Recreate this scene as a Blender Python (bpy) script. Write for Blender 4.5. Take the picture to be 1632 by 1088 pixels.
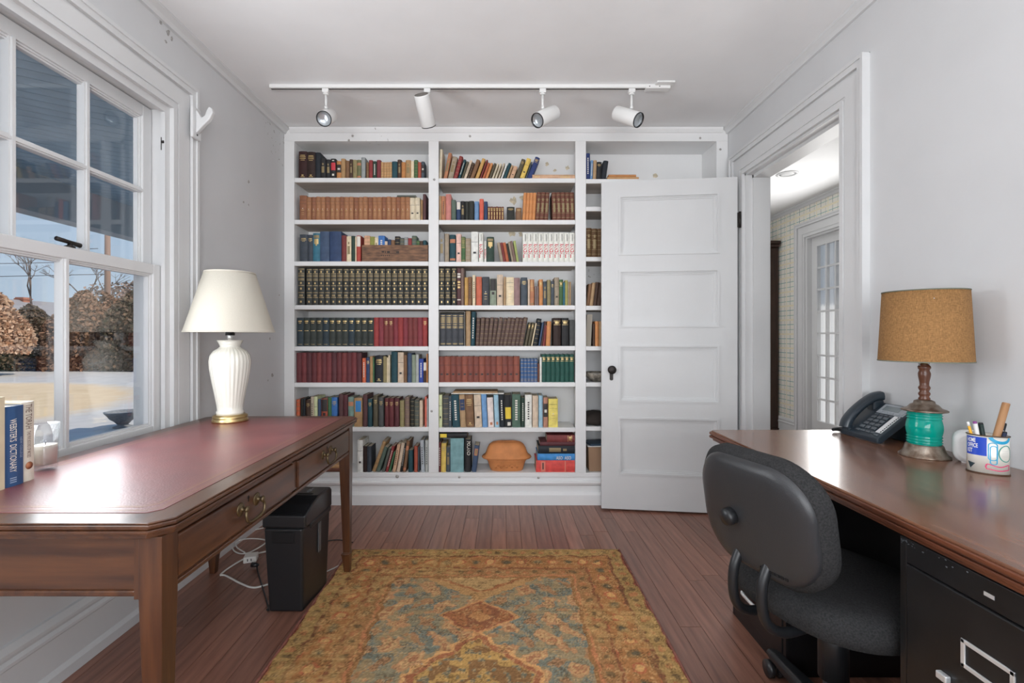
import bpy, math, random
import numpy as np
from mathutils import Vector, Matrix
random.seed(7)
S = bpy.context.scene
C = S.collection
for o in list(bpy.data.objects): bpy.data.objects.remove(o)
PI = math.pi
F = 765.6; EYE = 1.12            # focal length in pixels of the 1632 px frame, eye height
# ------------------------------------------------------------------ camera
cd = bpy.data.cameras.new('camera'); cam = bpy.data.objects.new('camera', cd); C.objects.link(cam)
cam.location = (0, 0, EYE); cam.rotation_euler = (PI/2, 0, 0)
cd.sensor_width = 36; cd.lens = F*36/1632; cd.shift_x = 13/1632; cd.shift_y = -9/1632
cd.clip_start = .02; cd.clip_end = 200
S.camera = cam
S.view_settings.view_transform = 'Standard'; S.view_settings.look = 'None'
S.view_settings.gamma = 1; S.view_settings.use_curve_mapping = False
S.view_settings.exposure = 0.10
# ------------------------------------------------------------------ sky, sun, daylight, fill
W = bpy.data.worlds.new('world'); S.world = W; W.use_nodes = True
wn = W.node_tree; bg = wn.nodes['Background']
tc = wn.nodes.new('ShaderNodeTexCoord'); sp = wn.nodes.new('ShaderNodeSeparateXYZ'); rp = wn.nodes.new('ShaderNodeValToRGB')
wn.links.new(tc.outputs['Generated'], sp.inputs[0]); wn.links.new(sp.outputs['Z'], rp.inputs[0]); wn.links.new(rp.outputs[0], bg.inputs[0])
rp.color_ramp.elements[0].color = (.62, .77, .92, 1); rp.color_ramp.elements[1].color = (.20, .42, .80, 1)
rp.color_ramp.elements[1].position = .8
bg.inputs[1].default_value = 0.75
def light(name, kind, loc, rot, energy, col=(1, 1, 1), sx=1, sy=1):
    l = bpy.data.lights.new(name, kind); o = bpy.data.objects.new(name, l); C.objects.link(o)
    o.location = loc; o.rotation_euler = rot; l.energy = energy; l.color = col
    if kind == 'AREA': l.shape = 'RECTANGLE'; l.size = sx; l.size_y = sy; o.visible_camera = False
    return o
sun = light('sun', 'SUN', (0, 0, 9), (0, math.radians(42), math.radians(-12)), 3.3, (1, .93, .82)); sun.data.angle = .009
# daylight entering the window on the left wall and the hall's glazed door; the rear light is added fill, tilted upwards
light('daylight_side_window', 'AREA', (-1.445, 1.52, 1.33), (0, -PI/2, 0), 12.5, (.95, .975, 1), 1.0, .6)
light('fill_light_rear', 'AREA', (-.05, -1.46, 1.28), (PI/2+.80, 0, .18), 93, (.97, .985, 1), 2.3, 1.4)
light('daylight_hall_door', 'AREA', (3.05, 4.3, 1.2), (0, PI/2, 0), 34, (1, .99, .97), 1.9, 1.0)
# ------------------------------------------------------------------ helpers
def lin(h):
    h = h.lstrip('#'); return tuple(((int(h[i:i+2], 16)/255)/12.92 if int(h[i:i+2], 16) < 11 else ((int(h[i:i+2], 16)/255+.055)/1.055)**2.4) for i in (0, 2, 4))
MATS = {}
def mat(name, col, rough=.6, metal=0, var=0, vscale=20, bump=0, bscale=80, stretch=(1, 1, 1), col2=None, spec=.5, rand=0, coat=0, trans=0, emit=None):
    if name in MATS: return MATS[name]
    if isinstance(col, str): col = lin(col)
    if isinstance(col2, str): col2 = lin(col2)
    m = bpy.data.materials.new(name); m.use_nodes = True; n = m.node_tree; b = n.nodes['Principled BSDF']
    b.inputs['Base Color'].default_value = (*col, 1); b.inputs['Roughness'].default_value = rough; b.inputs['Metallic'].default_value = metal
    b.inputs['Specular IOR Level'].default_value = spec; b.inputs['Coat Weight'].default_value = coat; b.inputs['Coat Roughness'].default_value = .12
    b.inputs['Transmission Weight'].default_value = trans
    t = n.nodes.new('ShaderNodeTexCoord'); mp = n.nodes.new('ShaderNodeMapping'); mp.inputs['Scale'].default_value = stretch
    n.links.new(t.outputs['Object'], mp.inputs[0])
    last = None
    if var or col2:
        nz = n.nodes.new('ShaderNodeTexNoise'); nz.inputs['Scale'].default_value = vscale; nz.inputs['Detail'].default_value = 5
        n.links.new(mp.outputs[0], nz.inputs['Vector'])
        r = n.nodes.new('ShaderNodeValToRGB'); n.links.new(nz.outputs['Fac'], r.inputs[0])
        r.color_ramp.elements[0].position = .32; r.color_ramp.elements[1].position = .68
        c1 = col2 if col2 else tuple(max(0, c*(1-var)) for c in col); c2 = col if col2 else tuple(min(1, c*(1+var)) for c in col)
        r.color_ramp.elements[0].color = (*c1, 1); r.color_ramp.elements[1].color = (*c2, 1)
        last = r.outputs[0]
    if rand:
        oi = n.nodes.new('ShaderNodeObjectInfo'); mr = n.nodes.new('ShaderNodeMapRange'); n.links.new(oi.outputs['Random'], mr.inputs[0])
        mr.inputs[3].default_value = 1-rand; mr.inputs[4].default_value = 1+rand
        mx = n.nodes.new('ShaderNodeMix'); mx.data_type = 'RGBA'; mx.blend_type = 'MULTIPLY'; mx.inputs[0].default_value = 1
        if last is not None: n.links.new(last, mx.inputs[6])
        else: mx.inputs[6].default_value = (*col, 1)
        cb = n.nodes.new('ShaderNodeCombineColor')
        for i in range(3): n.links.new(mr.outputs[0], cb.inputs[i])
        n.links.new(cb.outputs[0], mx.inputs[7]); last = mx.outputs[2]
    if last is not None: n.links.new(last, b.inputs['Base Color'])
    if bump:
        nb = n.nodes.new('ShaderNodeTexNoise'); nb.inputs['Scale'].default_value = bscale; nb.inputs['Detail'].default_value = 4
        n.links.new(mp.outputs[0], nb.inputs['Vector'])
        bp = n.nodes.new('ShaderNodeBump'); bp.inputs['Strength'].default_value = bump; bp.inputs['Distance'].default_value = .004
        n.links.new(nb.outputs['Fac'], bp.inputs['Height']); n.links.new(bp.outputs[0], b.inputs['Normal'])
    if emit: b.inputs['Emission Color'].default_value = (*emit[0], 1); b.inputs['Emission Strength'].default_value = emit[1]
    MATS[name] = m; return m
def paint(name, col, rough=.5, flecks=True):
    """painted plaster or wood with sparse chips of lost paint and fine brush relief"""
    m = mat(name, col, rough, var=.025, vscale=3, bump=.12, bscale=35)
    if not flecks: return m
    n = m.node_tree; b = n.nodes['Principled BSDF']; src = b.inputs['Base Color'].links[0].from_socket
    t = n.nodes['Texture Coordinate']
    a = n.nodes.new('ShaderNodeTexNoise'); a.inputs['Scale'].default_value = 1.7; a.inputs['Detail'].default_value = 1
    c = n.nodes.new('ShaderNodeTexNoise'); c.inputs['Scale'].default_value = 42; c.inputs['Detail'].default_value = 3
    for q in (a, c): n.links.new(t.outputs['Object'], q.inputs['Vector'])
    def step(s, lo, hi):
        r = n.nodes.new('ShaderNodeMapRange'); r.inputs[1].default_value = lo; r.inputs[2].default_value = hi; n.links.new(s, r.inputs[0]); return r.outputs[0]
    mu = n.nodes.new('ShaderNodeMath'); mu.operation = 'MULTIPLY'
    n.links.new(step(a.outputs['Fac'], .66, .70), mu.inputs[0]); n.links.new(step(c.outputs['Fac'], .64, .66), mu.inputs[1])
    mx = n.nodes.new('ShaderNodeMix'); mx.data_type = 'RGBA'; n.links.new(mu.outputs[0], mx.inputs[0]); n.links.new(src, mx.inputs[6])
    mx.inputs[7].default_value = (.32, .31, .29, 1); n.links.new(mx.outputs[2], b.inputs['Base Color'])
    return m
def wood(name, c1, c2, rough=.3, axis=0, scale=1.0, coat=0, rand=0, fine=1):
    st = [22, 22, 22]; st[axis] = 1.6
    return mat(name, c1, rough, col2=c2, vscale=2.2*scale, stretch=tuple(st), bump=.06*fine, bscale=14, coat=coat, rand=rand)
class MB:
    def __init__(s): s.v = []; s.f = []; s.sm = []
    def add(s, v, f, smooth=False):
        k = len(s.v); s.v += [tuple(p) for p in v]; s.f += [tuple(i+k for i in q) for q in f]; s.sm += [smooth]*len(f); return s
    def box(s, x0, x1, y0, y1, z0, z1):
        v = [(x, y, z) for x in (x0, x1) for y in (y0, y1) for z in (z0, z1)]
        return s.add(v, [(0, 1, 3, 2), (4, 6, 7, 5), (0, 4, 5, 1), (2, 3, 7, 6), (0, 2, 6, 4), (1, 5, 7, 3)])
    def prism(s, poly, z0, z1, axis='z'):
        n = len(poly); mp = {'z': lambda a, b, h: (a, b, h), 'y': lambda a, b, h: (a, h, b), 'x': lambda a, b, h: (h, a, b)}[axis]
        v = [mp(a, b, z0) for a, b in poly]+[mp(a, b, z1) for a, b in poly]
        return s.add(v, [tuple(range(n))[::-1], tuple(range(n, 2*n))]+[(i, (i+1) % n, n+(i+1) % n, n+i) for i in range(n)])
    def lathe(s, prof, seg=32, c=(0, 0, 0), flute=None, cap=True):
        v = []
        for k, (r, z) in enumerate(prof):
            for i in range(seg):
                a = 2*PI*i/seg; rr = r*(1+(flute(a, k) if flute else 0)); v.append((c[0]+rr*math.cos(a), c[1]+rr*math.sin(a), c[2]+z))
        f = [(k*seg+i, k*seg+(i+1) % seg, (k+1)*seg+(i+1) % seg, (k+1)*seg+i) for k in range(len(prof)-1) for i in range(seg)]
        s.add(v, f, True)
        if cap:
            k = len(s.v)-len(v); s.f += [tuple(range(k, k+seg))[::-1], tuple(range(len(s.v)-seg, len(s.v)))]; s.sm += [False, False]
        return s
    def tube(s, pts, r, seg=8, closed=False):
        P = [Vector(p) for p in pts]; n = len(P); rings = []; up = None
        for i in range(n):
            a = P[(i-1) % n] if closed else P[max(i-1, 0)]; b = P[(i+1) % n] if closed else P[min(i+1, n-1)]
            t = (b-a).normalized()
            if up is None: up = t.orthogonal()
            up = (up-t*up.dot(t)).normalized(); w = t.cross(up); rr = r[i] if isinstance(r, (list, tuple)) else r
            rings.append([P[i]+up*rr*math.cos(2*PI*j/seg)+w*rr*math.sin(2*PI*j/seg) for j in range(seg)])
        v = [p for q in rings for p in q]; m = n if closed else n-1
        f = [(i*seg+j, i*seg+(j+1) % seg, ((i+1) % n)*seg+(j+1) % seg, ((i+1) % n)*seg+j) for i in range(m) for j in range(seg)]
        if not closed: f += [tuple(range(seg))[::-1], tuple(range((n-1)*seg, n*seg))]
        return s.add(v, f, True)
    def cyl(s, a, b, r, seg=16, r2=None): return s.tube([a, b], [r, r if r2 is None else r2], seg)
    def slab(s, w, h, rad, prof, cx=0, cz=0, n=10, bend=0):
        """rounded rectangle in local xz; prof = list of (inset, y)"""
        v = []; N = 4*n
        for ins, y in prof:
            a, b = w/2-ins, h/2-ins; r = max(.001, min(rad-ins*.6, a, b))
            for q in range(4):
                ox, oz = [(a-r, b-r), (-a+r, b-r), (-a+r, -b+r), (a-r, -b+r)][q]
                for k in range(n):
                    t = PI/2*q+PI/2*k/(n-1); x = ox+r*math.cos(t); z = oz+r*math.sin(t)
                    v.append((cx+x, y+bend*x*x, cz+z))
        f = [(k*N+i, k*N+(i+1) % N, (k+1)*N+(i+1) % N, (k+1)*N+i) for k in range(len(prof)-1) for i in range(N)]
        s.add(v, f, True); k = len(s.v)-len(v)
        s.f += [tuple(range(k, k+N))[::-1], tuple(range(len(s.v)-N, len(s.v)))]; s.sm += [False, False]
        return s
    def dome(s, w, h, rad, prof, n=12, bend=0):
        """rounded rectangle in local xz whose rings shrink to its centre; prof = list of (scale, y)"""
        v = []; N = 4*n; a, b = w/2, h/2
        for k, y in prof:
            for q in range(4):
                ox, oz = [(a-rad, b-rad), (-a+rad, b-rad), (-a+rad, -b+rad), (a-rad, -b+rad)][q]
                for i in range(n): t = PI/2*q+PI/2*i/(n-1); x = k*(ox+rad*math.cos(t)); v.append((x, y+bend*x*x, k*(oz+rad*math.sin(t))))
        f = [(k*N+i, k*N+(i+1) % N, (k+1)*N+(i+1) % N, (k+1)*N+i) for k in range(len(prof)-1) for i in range(N)]
        return s.add(v, f+[tuple(range(N))[::-1], tuple(range(len(v)-N, len(v)))], True)
    def xf(s, M): s.v = [tuple(M @ Vector(p)) for p in s.v]; return s
    def mesh(s, name, m=None):
        me = bpy.data.meshes.new(name); me.from_pydata(s.v, [], s.f); me.polygons.foreach_set('use_smooth', s.sm)
        if m: me.materials.append(m)
        return me
    def build(s, name, m, parent=None, loc=None, rot=None, bevel=0, seg=2):
        o = bpy.data.objects.new(name, s.mesh(name, m)); C.objects.link(o)
        fixn(o.data)
        if parent: o.parent = parent
        if loc: o.location = loc
        if rot: o.rotation_euler = rot
        if bevel:
            b = o.modifiers.new('bevel', 'BEVEL'); b.width = bevel; b.segments = seg; b.limit_method = 'ANGLE'; b.angle_limit = .6
        return o
import bmesh
def fixn(me):
    bm = bmesh.new(); bm.from_mesh(me); bmesh.ops.recalc_face_normals(bm, faces=bm.faces); bm.to_mesh(me); bm.free()
def empty(name, loc=(0, 0, 0), rz=0):
    o = bpy.data.objects.new(name, None); C.objects.link(o); o.location = loc; o.rotation_euler = (0, 0, rz); o.empty_display_size = .05; return o
def tag(o, label=None, cat=None, group=None, kind=None):
    if label: o['label'] = label
    if cat: o['category'] = cat
    if group: o['group'] = group
    if kind: o['kind'] = kind
    return o
def thing(name, label, cat, loc=(0, 0, 0), rz=0, group=None): return tag(empty(name, loc, rz), label, cat, group)
def struct(name, mb, m, parent=None, **k):
    o = mb.build(name, m, parent, **k)
    if not parent: o['kind'] = 'structure'
    return o
def child(o, mesh, name, loc=(0, 0, 0), rot=(0, 0, 0)):
    c = bpy.data.objects.new(name, mesh); C.objects.link(c); c.parent = o; c.location = loc; c.rotation_euler = rot; return c
def copy_tree(o, parent=None):
    c = o.copy(); C.objects.link(c); c.parent = parent
    for ch in [x for x in bpy.data.objects if x.parent == o]: copy_tree(ch, c)
    return c
def spline(pts, n=6):
    P = [Vector(p) for p in pts]; out = []
    for i in range(len(P)-1):
        a, b, c, d = P[max(i-1, 0)], P[i], P[i+1], P[min(i+2, len(P)-1)]
        for k in range(n):
            t = k/n; out.append(.5*((2*b)+(c-a)*t+(2*a-5*b+4*c-d)*t*t+(3*b-a-3*c+d)*t**3))
    out.append(P[-1]); return out
_txt = {}
def text(s, bold=0):
    """vertices and faces of a flat word, height about 1, left edge and baseline at 0"""
    if (s, bold) in _txt: return _txt[(s, bold)]
    cu = bpy.data.curves.new('lettering', 'FONT'); cu.body = s; cu.size = 1.4; cu.resolution_u = 2; cu.offset = bold
    o = bpy.data.objects.new('lettering', cu); C.objects.link(o); bpy.context.view_layer.update()
    me = o.evaluated_get(bpy.context.evaluated_depsgraph_get()).to_mesh()
    v = [(p.co.x, p.co.y) for p in me.vertices]; f = [tuple(p.vertices) for p in me.polygons]
    o.to_mesh_clear(); bpy.data.objects.remove(o); bpy.data.curves.remove(cu)
    _txt[(s, bold)] = (v, f); return v, f
def pix(x, y, Y): return Vector(((x-803)/F*Y, Y, EYE+(535-y)/F*Y))
# ------------------------------------------------------------------ materials of the room
M_wall = paint('wall_paint', (.645, .65, .66), .55)
M_ceil = paint('ceiling_paint', (.89, .893, .90), .7, False)
M_trim = paint('trim_paint', (.685, .69, .695), .38, False)
M_case = paint('bookcase_paint', (.82, .82, .82), .42)
M_gap = mat('dark_gap', (.02, .017, .015), .9)
M_black = mat('black_plastic', (.012, .013, .015), .38)
M_chrome = mat('chrome', (.78, .79, .80), .30, .55)
M_brass = mat('brass', (.62, .46, .22), .28, 1)
M_abrass = mat('aged_brass', (.17, .125, .07), .42, .85, var=.3, vscale=40)
M_white = mat('white_enamel', (.80, .80, .79), .32)
M_iron = mat('dark_iron', (.035, .03, .028), .45, .6)
# ------------------------------------------------------------------ room shell
XL, XR, YF, YB, ZC = -1.46, 1.49, 3.19, 3.45, 2.503
YN = -1.5                                       # wall behind the camera
WY0, WY1, WZ0, WZ1 = 1.16, 2.10, .66, 2.115     # window opening in the left wall
DY0, DY1, DZ = 2.11, 2.97, 2.12                 # doorway in the right wall
T = .15
fl = struct('floor', MB().box(XL-T, XR+T, YN-T, YB+.1, -.08, -.012), M_gap)
M_plank = wood('plank_wood', (.335, .155, .105), (.195, .085, .057), .34, 1, 1.0, coat=.12, rand=.20)
x = XL-.02; pw = .083; rnd = random.Random(3); pk = {}
while x < XR+T:
    y = YN
    while y < YF+.05:
        L = rnd.choice([.9, 1.25, 1.6, 2.1]); y1 = min(y+L, YF+.05)
        key = round(y1-y, 3)
        if key not in pk:
            pk[key] = MB().box(.0009, pw-.0009, .001, key-.001, -.012, 0).mesh('plank', M_plank)
        p = child(fl, pk[key], 'plank', (x, y, rnd.uniform(-.0008, 0))); y = y1
    x += pw
struct('ceiling', MB().box(XL-T, XR+T, YN-T, YB+.1, ZC, ZC+.12), M_ceil)
# left wall around its window
struct('wall_left', MB().box(XL-T, XL, YN, WY0, 0, ZC).box(XL-T, XL, WY1, YB, 0, ZC).box(XL-T, XL, WY0, WY1, 0, WZ0).box(XL-T, XL, WY0, WY1, WZ1, ZC), M_wall)
WL = bpy.data.objects['wall_left']; RC = random.Random(8)
for x_, y_, s_ in ((250, 20, .011), (256, 34, .016), (262, 30, .009), (268, 52, .018), (274, 62, .012), (264, 66, .010), (238, 14, .009), (396, 290, .012), (388, 322, .011), (396, 326, .009), (430, 540, .010), (434, 598, .016), (427, 606, .008), (445, 470, .007)):
    Yc = F*1.46/(803-x_); pts = [(s_*RC.uniform(.35, 1.1)*math.cos(t), s_*RC.uniform(.3, 1.1)*math.sin(t)) for t in np.linspace(0, 2*PI, 9)[:-1]]
    MB().prism(pts, 0, .0009, 'x').build('paint_chip', mat('chip_plaster', (.36, .345, .33), .9, var=.35, vscale=90), WL, loc=(XL, Yc, EYE+(535-y_)/F*Yc))
struct('wall_right', MB().box(XR, XR+.14, YN, DY0, 0, ZC).box(XR, XR+.14, DY1, YB, 0, ZC).box(XR, XR+.14, DY0, DY1, DZ, ZC), M_wall)
struct('wall_back', MB().box(XL-T, XR+T, YB, YB+.1, 0, ZC), M_wall)
struct('wall_rear', MB().box(XL-T, -1.35, YN-T, YN, 0, ZC).box(1.15, XR+T, YN-T, YN, 0, ZC).box(-1.35, 1.15, YN-T, YN, 0, .62).box(-1.35, 1.15, YN-T, YN, 2.38, ZC), M_wall)  # opening made up to hold the added fill light
# cornice strips under the ceiling
cor = [(0, 0), (.036, 0), (.036, -.012), (.020, -.026), (.014, -.044), (0, -.044)]
struct('trim_1', MB().prism([(XL+a, ZC+b) for a, b in cor], YN, YF, 'y'), M_trim)
struct('trim_2', MB().prism([(XR-a, ZC+b) for a, b in cor], YN, YF, 'y'), M_trim)
# baseboards
bbp = [(0, 0), (.030, 0), (.030, .035), (.024, .045), (.020, .050), (.020, .150), (.026, .156), (.026, .166), (.018, .176), (.022, .186), (.022, .196), (.010, .214), (0, .216)]
struct('baseboard_left', MB().prism([(XL+a, b) for a, b in bbp], YN, YF, 'y'), M_trim)
struct('baseboard_right', MB().prism([(XR-a, b) for a, b in bbp], YN, DY0-.165, 'y'), M_trim)
struct('baseboard_far_right', MB().prism([(XR-a, b) for a, b in bbp], DY1+.165, YF, 'y'), M_trim)
# ------------------------------------------------------------------ window in the left wall
win = empty('window_1', (XL, 0, 0)); win['kind'] = 'structure'
def glass_mat(name, tint=(1, 1, 1), refl=.06, rough=.02):
    m = bpy.data.materials.new(name); m.use_nodes = True; n = m.node_tree; n.nodes.clear()
    o = n.nodes.new('ShaderNodeOutputMaterial'); mx = n.nodes.new('ShaderNodeMixShader'); t = n.nodes.new('ShaderNodeBsdfTransparent'); g = n.nodes.new('ShaderNodeBsdfGlossy')
    g.inputs['Roughness'].default_value = rough; t.inputs[0].default_value = (*tint, 1); mx.inputs[0].default_value = refl
    n.links.new(t.outputs[0], mx.inputs[1]); n.links.new(g.outputs[0], mx.inputs[2]); n.links.new(mx.outputs[0], o.inputs[0]); return m
M_glass = glass_mat('window_glass')
def wpart(name, mb, m=M_trim, parent=win, **k): return mb.build(name, m, parent, **k)
# casing round the opening, stepped, proud of the wall (local x: 0 = wall face, + into room)
def casing(mb, y0, y1, z0, z1, sgn=1, wid=.155, foot=None, f=1):
    steps = [(0, .022, .018), (.022, .034, .012), (.034, .105, .017), (.105, .115, .011), (.115, .140, .026), (.140, wid, .032)]
    for a, b, d in steps:
        zb = z0-b if foot is None else foot
        xx = sorted((0, sgn*d))
        for (p, q) in ((y0-b, y0-a), (y1+a, y1+b)): mb.box(xx[0], xx[1], p, q, zb, z1+a)
        mb.box(xx[0], xx[1], y0-b, y1+b, z1+a, z1+b)
    return mb
wpart('window_casing', casing(MB(), WY0, WY1, WZ0, WZ1, 1, foot=WZ0-.03))
wpart('window_stool', MB().box(-.10, .035, WY0-.17, WY1+.17, WZ0-.028, WZ0), bevel=.006)
wpart('window_apron', MB().box(0, .02, WY0-.14, WY1+.14, WZ0-.13, WZ0-.028), bevel=.004)
# jambs with stops
wpart('window_jamb', MB().box(-T, 0, WY0, WY0+.012, WZ0, WZ1).box(-T, 0, WY1-.012, WY1, WZ0, WZ1).box(-T, 0, WY0+.012, WY1-.012, WZ1-.012, WZ1)
      .box(-.018, 0, WY1-.03, WY1-.012, WZ0, WZ1-.012).box(-.018, 0, WY0+.012, WY0+.03, WZ0, WZ1-.012).box(-.018, 0, WY0+.03, WY1-.03, WZ1-.03, WZ1-.012)
      .box(-T, -.02, WY0, WY1, WZ0-.01, WZ0+.004))
ZM = 1.385   # meeting rail
def sash(name, x0, x1, z0, z1, cols, rows, sw, top, bot):
    """glazed sash; glass towards the outside, muntins moulded on the inside"""
    s = wpart(name, MB().box(x0, x1, WY0+.016, WY0+.016+sw, z0, z1).box(x0, x1, WY1-.016-sw, WY1-.016, z0, z1)
              .box(x0, x1, WY0+.016+sw, WY1-.016-sw, z1-top, z1).box(x0, x1, WY0+.016+sw, WY1-.016-sw, z0, z0+bot), bevel=.003)
    ya, yb, za, zb = WY0+.016+sw, WY1-.016-sw, z0+bot, z1-top; g = .022
    for i in range(1, cols):
        y = ya+(yb-ya)*i/cols; wpart('muntin', MB().box(x0+.006, x1-.004, y-g/2, y+g/2, za, zb).box(x0+.012, x1+.002, y-g/4, y+g/4, za, zb), parent=s)
    for j in range(1, rows):
        z = za+(zb-za)*j/rows; wpart('muntin', MB().box(x0+.0066, x1-.0046, ya, yb, z-g/2, z+g/2).box(x0+.012, x1+.001, ya, yb, z-g/4, z+g/4), parent=s)
    # sloping glazing bead
    bd = MB()
    for k, (d, e) in enumerate(((.012, .014), (.006, .008))):
        bd.box(x0+.006, x1-e, ya, ya+d, za, zb).box(x0+.006, x1-e, yb-d, yb, za, zb).box(x0+.006, x1-e, ya+d, yb-d, zb-d, zb).box(x0+.006, x1-e, ya+d, yb-d, za, za+d)
    wpart('glazing_bead', bd, parent=s)
    for i in range(cols):
        for j in range(rows):
            wpart('pane', MB().box(x0+.008, x0+.011, ya+(yb-ya)*i/cols, ya+(yb-ya)*(i+1)/cols, za+(zb-za)*j/rows, za+(zb-za)*(j+1)/rows), M_glass, parent=s)
    return s
up = sash('upper_sash', -.105, -.067, ZM, WZ1-.016, 3, 2, .052, .05, .036)
lo = sash('lower_sash', -.062, -.022, WZ0+.005, ZM+.038, 2, 1, .052, .042, .075)
wpart('sash_lock', MB().lathe([(.016, 0), (.016, .006), (.007, .010), (.006, .022)], 14, (-.04, 1.66, ZM+.038)).tube([(-.04, 1.61, ZM+.062), (-.04, 1.66, ZM+.058), (-.04, 1.70, ZM+.054)], [.008, .007, .009], 8), M_iron)
wpart('sash_pulley', MB().box(-.016, -.0145, WY1-.0335, WY1-.0295, 1.92, 1.975).cyl((-.012, WY1-.032, 1.955), (-.004, WY1-.032, 1.955), .006, 8), M_iron)
hk = thing('curtain_bracket', 'white wooden curtain rod hook on upper corner of window casing', 'bracket', (XL+.032, 2.215, 2.10))
MB().box(0, .014, -.032, .032, -.075, .07).build('back_plate', M_trim, hk, bevel=.006)
MB().prism([(.014, -.05), (.05, -.012), (.075, .012), (.092, .045), (.086, .066), (.074, .072), (.064, .058), (.055, .032), (.040, .022), (.028, .04), (.014, .06)], -.011, .011, 'y').build('hook', M_trim, hk, bevel=.004)
MB().cyl((.013, 0, -.055), (.0155, 0, -.055), .004, 10).build('screw', M_iron, hk)
# ------------------------------------------------------------------ doorway and door
dr = empty('door_1', (XR, 0, 0)); dr['kind'] = 'structure'
cs = casing(MB(), DY0, DY1, 0, DZ, -1, foot=0); cs.build('door_casing', M_trim, dr)
MB().box(0, .14, DY0, DY0+.012, 0, DZ).box(0, .14, DY1-.012, DY1, 0, DZ).box(0, .14, DY0, DY1, DZ-.012, DZ).box(.04, .055, DY0+.012, DY0+.03, 0, DZ).box(.04, .14, DY1-.026, DY1-.012, 0, DZ).box(.04, .14, DY0, DY1, DZ-.03, DZ-.012).build('door_jamb', M_trim, dr)
cs = casing(MB(), DY0, DY1, 0, DZ, 1, foot=0); cs.build('hall_side_casing', M_trim, dr, loc=(.14, 0, 0))
MB().box(-.002, .14, DY0, DY1, -.012, .006).build('threshold', wood('threshold_wood', (.08, .034, .02), (.04, .018, .012), .4, 1), dr)
P0, P1 = Vector((1.452, 2.985)), Vector((.628, 3.088)); DL = (P1-P0).length
leaf = empty('door_leaf', (P0.x-XR, P0.y, 0), math.atan2(P1.y-P0.y, P1.x-P0.x)); leaf.parent = dr
# leaf local: x along the door from the hinge, y = thickness (room side is +y here), z up
DH0, DH1 = .012, 2.108; st = .117; rails = [(DH0, .242), (.592, .707), (1.052, 1.184), (1.529, 1.644), (2.007, DH1)]
th = .036
fr = MB().box(0, st, -th, 0, DH0, DH1).box(DL-st, DL, -th, 0, DH0, DH1)
for a, b in rails: fr.box(st, DL-st, -th, 0, a, b)
for i in range(4):
    z0, z1 = rails[i][1], rails[i+1][0]
    for a0, a, d in ((0, .012, .005), (.012, .022, .011)):
        for (u0, u1, w0, w1) in ((st+a0, st+a, z0+a0, z1-a0), (DL-st-a, DL-st-a0, z0+a0, z1-a0), (st+a, DL-st-a, z0+a0, z0+a), (st+a, DL-st-a, z1-a, z1-a0)): fr.box(u0, u1, -th+d, -d, w0, w1)
# the seen face is the one towards the camera: local -y or +y by rotation; frame is symmetric
MBf = fr.build('door_frame', M_trim, leaf)
for i in range(4):
    MB().box(st+.001, DL-st-.001, -th+.016, -.016, rails[i][1]+.001, rails[i+1][0]-.001).build('panel', M_trim, leaf)
for i in range(4):
    z0, z1 = rails[i][1], rails[i+1][0]; bd = MB()
    for ya_, yb_ in ((-.004, .0055), (-th-.0055, -th+.004)):
        for g0, g1, k_ in ((-.010, .002, 0), (-.002, .004, .003)):
            ya2, yb2 = (ya_, yb_-k_) if ya_ > -.02 else (ya_+k_, yb_)
            bd.box(st+g0, st+g1, ya2, yb2, z0+g0, z1-g0).box(DL-st-g1, DL-st-g0, ya2, yb2, z0+g0, z1-g0).box(st+g1, DL-st-g1, ya2, yb2, z0+g0, z0+g1).box(st+g1, DL-st-g1, ya2, yb2, z1-g1, z1-g0)
    bd.build('panel_moulding', M_trim, leaf)
kz = .905; kx = DL-.062
for sg, yy in ((1, 0), (-1, -th)):
    MB().lathe([(.014, 0), (.014, .004), (.009, .006), (.008, .03), (.02, .034), (.027, .042), (.027, .05), (.018, .056), (.001, .057)], 20).build('door_knob', M_iron, leaf, loc=(kx, yy, kz), rot=(-sg*PI/2, 0, 0))
    MB().slab(.022, .05, .008, [(0, 0), (0, .003)]).build('keyhole_plate', M_iron, leaf, loc=(kx, yy if sg > 0 else yy-.003, kz-.045))
for z in (.28, 1.84): MB().box(-.016, .002, -.008, .006, z-.045, z+.045).cyl((-.012, .006, z-.05), (-.012, .006, z+.05), .007, 10).build('hinge', M_iron, leaf)
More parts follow.
